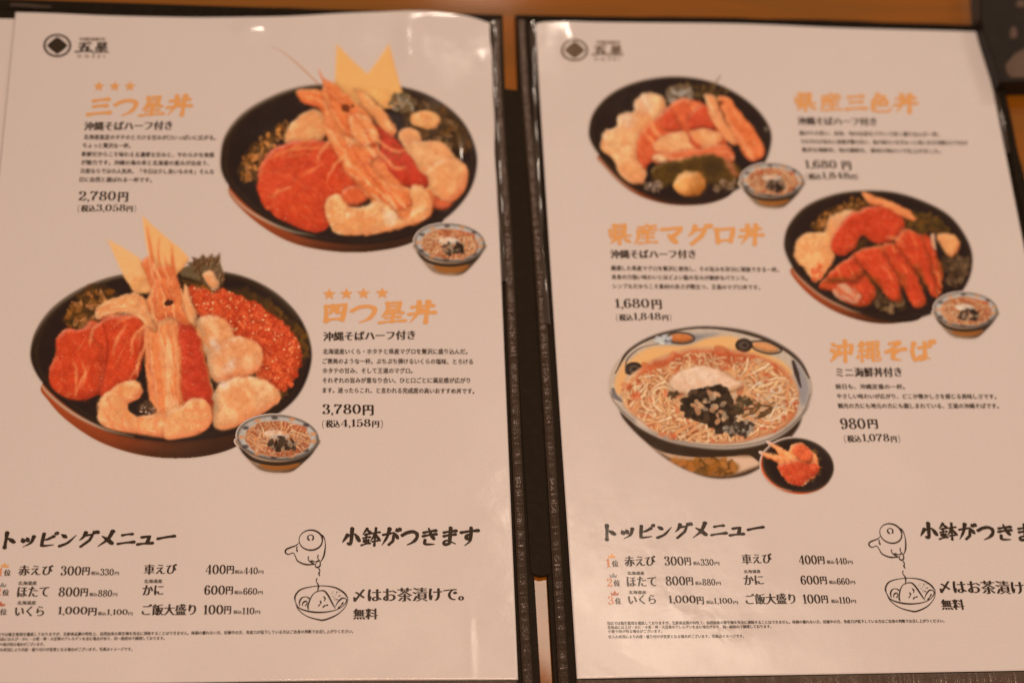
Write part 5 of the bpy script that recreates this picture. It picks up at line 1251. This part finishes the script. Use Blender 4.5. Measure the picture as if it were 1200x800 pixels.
text('R', '(', 722.5, 377, 724.5, 377, 9, 'num', defer=d); text('R', '税込', 725.6, 375.8, 742, 375.8, 7.8, 'minchoB', defer=d)
text('R', '1,848', 743, 376.2, 775, 376.2, 9.6, 'num', defer=d); text('R', '円', 776.4, 375.8, 783.6, 375.8, 6.6, 'minchoB', defer=d); text('R', ')', 785.2, 377, 787, 377, 9, 'num', defer=d)
merge('R', d, 'price_text', INK)
text('R', '沖縄そば', 973, 425.5, 1101, 425, 28, 'brush', ORANGE_INK, 'dish_title')
text('R', 'ミニ海鮮丼付き', 980.3, 442, 1057.5, 441.6, 11.2, 'minchoB', INK, 'side_note')
para('R', [('前日も、沖縄定番の一杯。', 979.5, 455.8, 1060.6, 456.4, 6.2),
           ('やさしい味わいが広がり、どこか懐かしさを感じる美味しさです。', 981, 467.2, 1167.5, 468, 6.2),
           ('観光の方にも地元の方にも親しまれている、王道の沖縄そばです。', 982.3, 478.4, 1170.6, 479, 6.2)])
text('R', '980', 985.6, 502.6, 1015, 502.6, 12.6, 'num', INK, 'price_text'); text('R', '円', 1017.4, 502.2, 1029.4, 502.2, 11, 'minchoB', INK, 'price_text')
d = []
text('R', '(', 990, 519, 992, 519, 9.6, 'num', defer=d); text('R', '税込', 993, 518, 1010, 518, 8.2, 'minchoB', defer=d)
text('R', '1,078', 1011.4, 518.6, 1043, 518.6, 10.4, 'num', defer=d); text('R', '円', 1044.4, 518, 1051.4, 518, 7, 'minchoB', defer=d); text('R', ')', 1053.2, 519, 1055.2, 519, 9.6, 'num', defer=d)
merge('R', d, 'price_text', INK)

text('R', 'トッピングメニュー', 708.8, 634, 897.5, 629, 20.5, 'brush', INK, 'topping_heading', 'heading of the topping list in dark brush lettering')
crown('R', 716.8, 653.4, 9, 5.4, ORANGE_INK); crown('R', 718.6, 676.4, 9, 5.6, SILVER_INK); crown('R', 720.3, 697.3, 10, 5.8, BRONZE_INK)
rank('R', '1', 710.6, 715.6, 664.2, 9.6, DEEP_ORANGE, 717.2, 725); rank('R', '2', 711.4, 718.2, 687, 9.6, DEEP_ORANGE, 719.2, 726.8); rank('R', '3', 712.6, 719.6, 708, 9.6, DEEP_ORANGE, 720.8, 728)
name_('R', '赤えび', 732, 663.5, 769, 662.5, 12); rowprice('R', 778.8, 662.3, '300', 801.5, 810.2, 812.5, '330', 821.4, 836.6, 837.4, 843.2, 10.8)
origin('R', 735.2, 673.4, 755.2, 4); name_('R', 'ほたて', 734.7, 687, 769.8, 686.6, 11.6); rowprice('R', 780.4, 685.6, '800', 803.4, 812.8, 814.8, '880', 823.4, 838.6, 839.4, 845, 10.8)
origin('R', 736.6, 695.8, 757.4, 4); name_('R', 'いくら', 736.6, 708, 769.2, 707.4, 11); rowprice('R', 784, 708, '1,000', 815.8, 825.4, 827.6, '1,100', 837, 858.6, 859.4, 865, 10.6)
name_('R', '車えび', 870, 661, 905.4, 659.6, 11.8); rowprice('R', 936.6, 661, '400', 957.8, 966.8, 969, '440', 978.4, 992.8, 993.6, 999.4, 10.6)
origin('R', 871.6, 671.3, 891.4, 4); name_('R', 'かに', 872, 685, 895.4, 684.6, 11.4); rowprice('R', 938.7, 684.6, '600', 960.4, 969.4, 971.6, '660', 981, 996, 996.8, 1002.4, 10.6)
name_('R', 'ご飯大盛り', 874.2, 708, 933, 707.2, 12.6); rowprice('R', 941.4, 706.8, '100', 962, 970.8, 974.2, '110', 983.8, 996.8, 997.6, 1003.4, 10.6)
para('R', [(FINE[0], 711.6, 732.2, 1107, 729.0, 4.2), (FINE[1], 712, 736.9, 904, 735.6, 4.0), (FINE[2], 712.4, 741.6, 776, 741.2, 4.0), (FINE[3], 712.8, 748, 872, 747.0, 4.2)], name='fine_print', label='tiny allergy and food safety notice in four lines')
text('R', '小鉢がつきます', 1079.5, 632.5, 1238, 635, 22, 'brush', INK, 'side_dish_heading', 'dark brush lettering heading above the drawn teapot and rice bowl')
text('R', '〆はお茶漬けで。', 1102, 694.6, 1226, 696, 15.4, 'mincho', INK, 'tea_rice_note'); text('R', '無料', 1103.8, 714, 1131.4, 714, 12.4, 'mincho', INK, 'tea_rice_note')
teapot('R', lambda x, y: (1043.8 + .935 * (x - 364.2) + .165 * (y - 632), 624.2 + .975 * (y - 632)), 1.6)
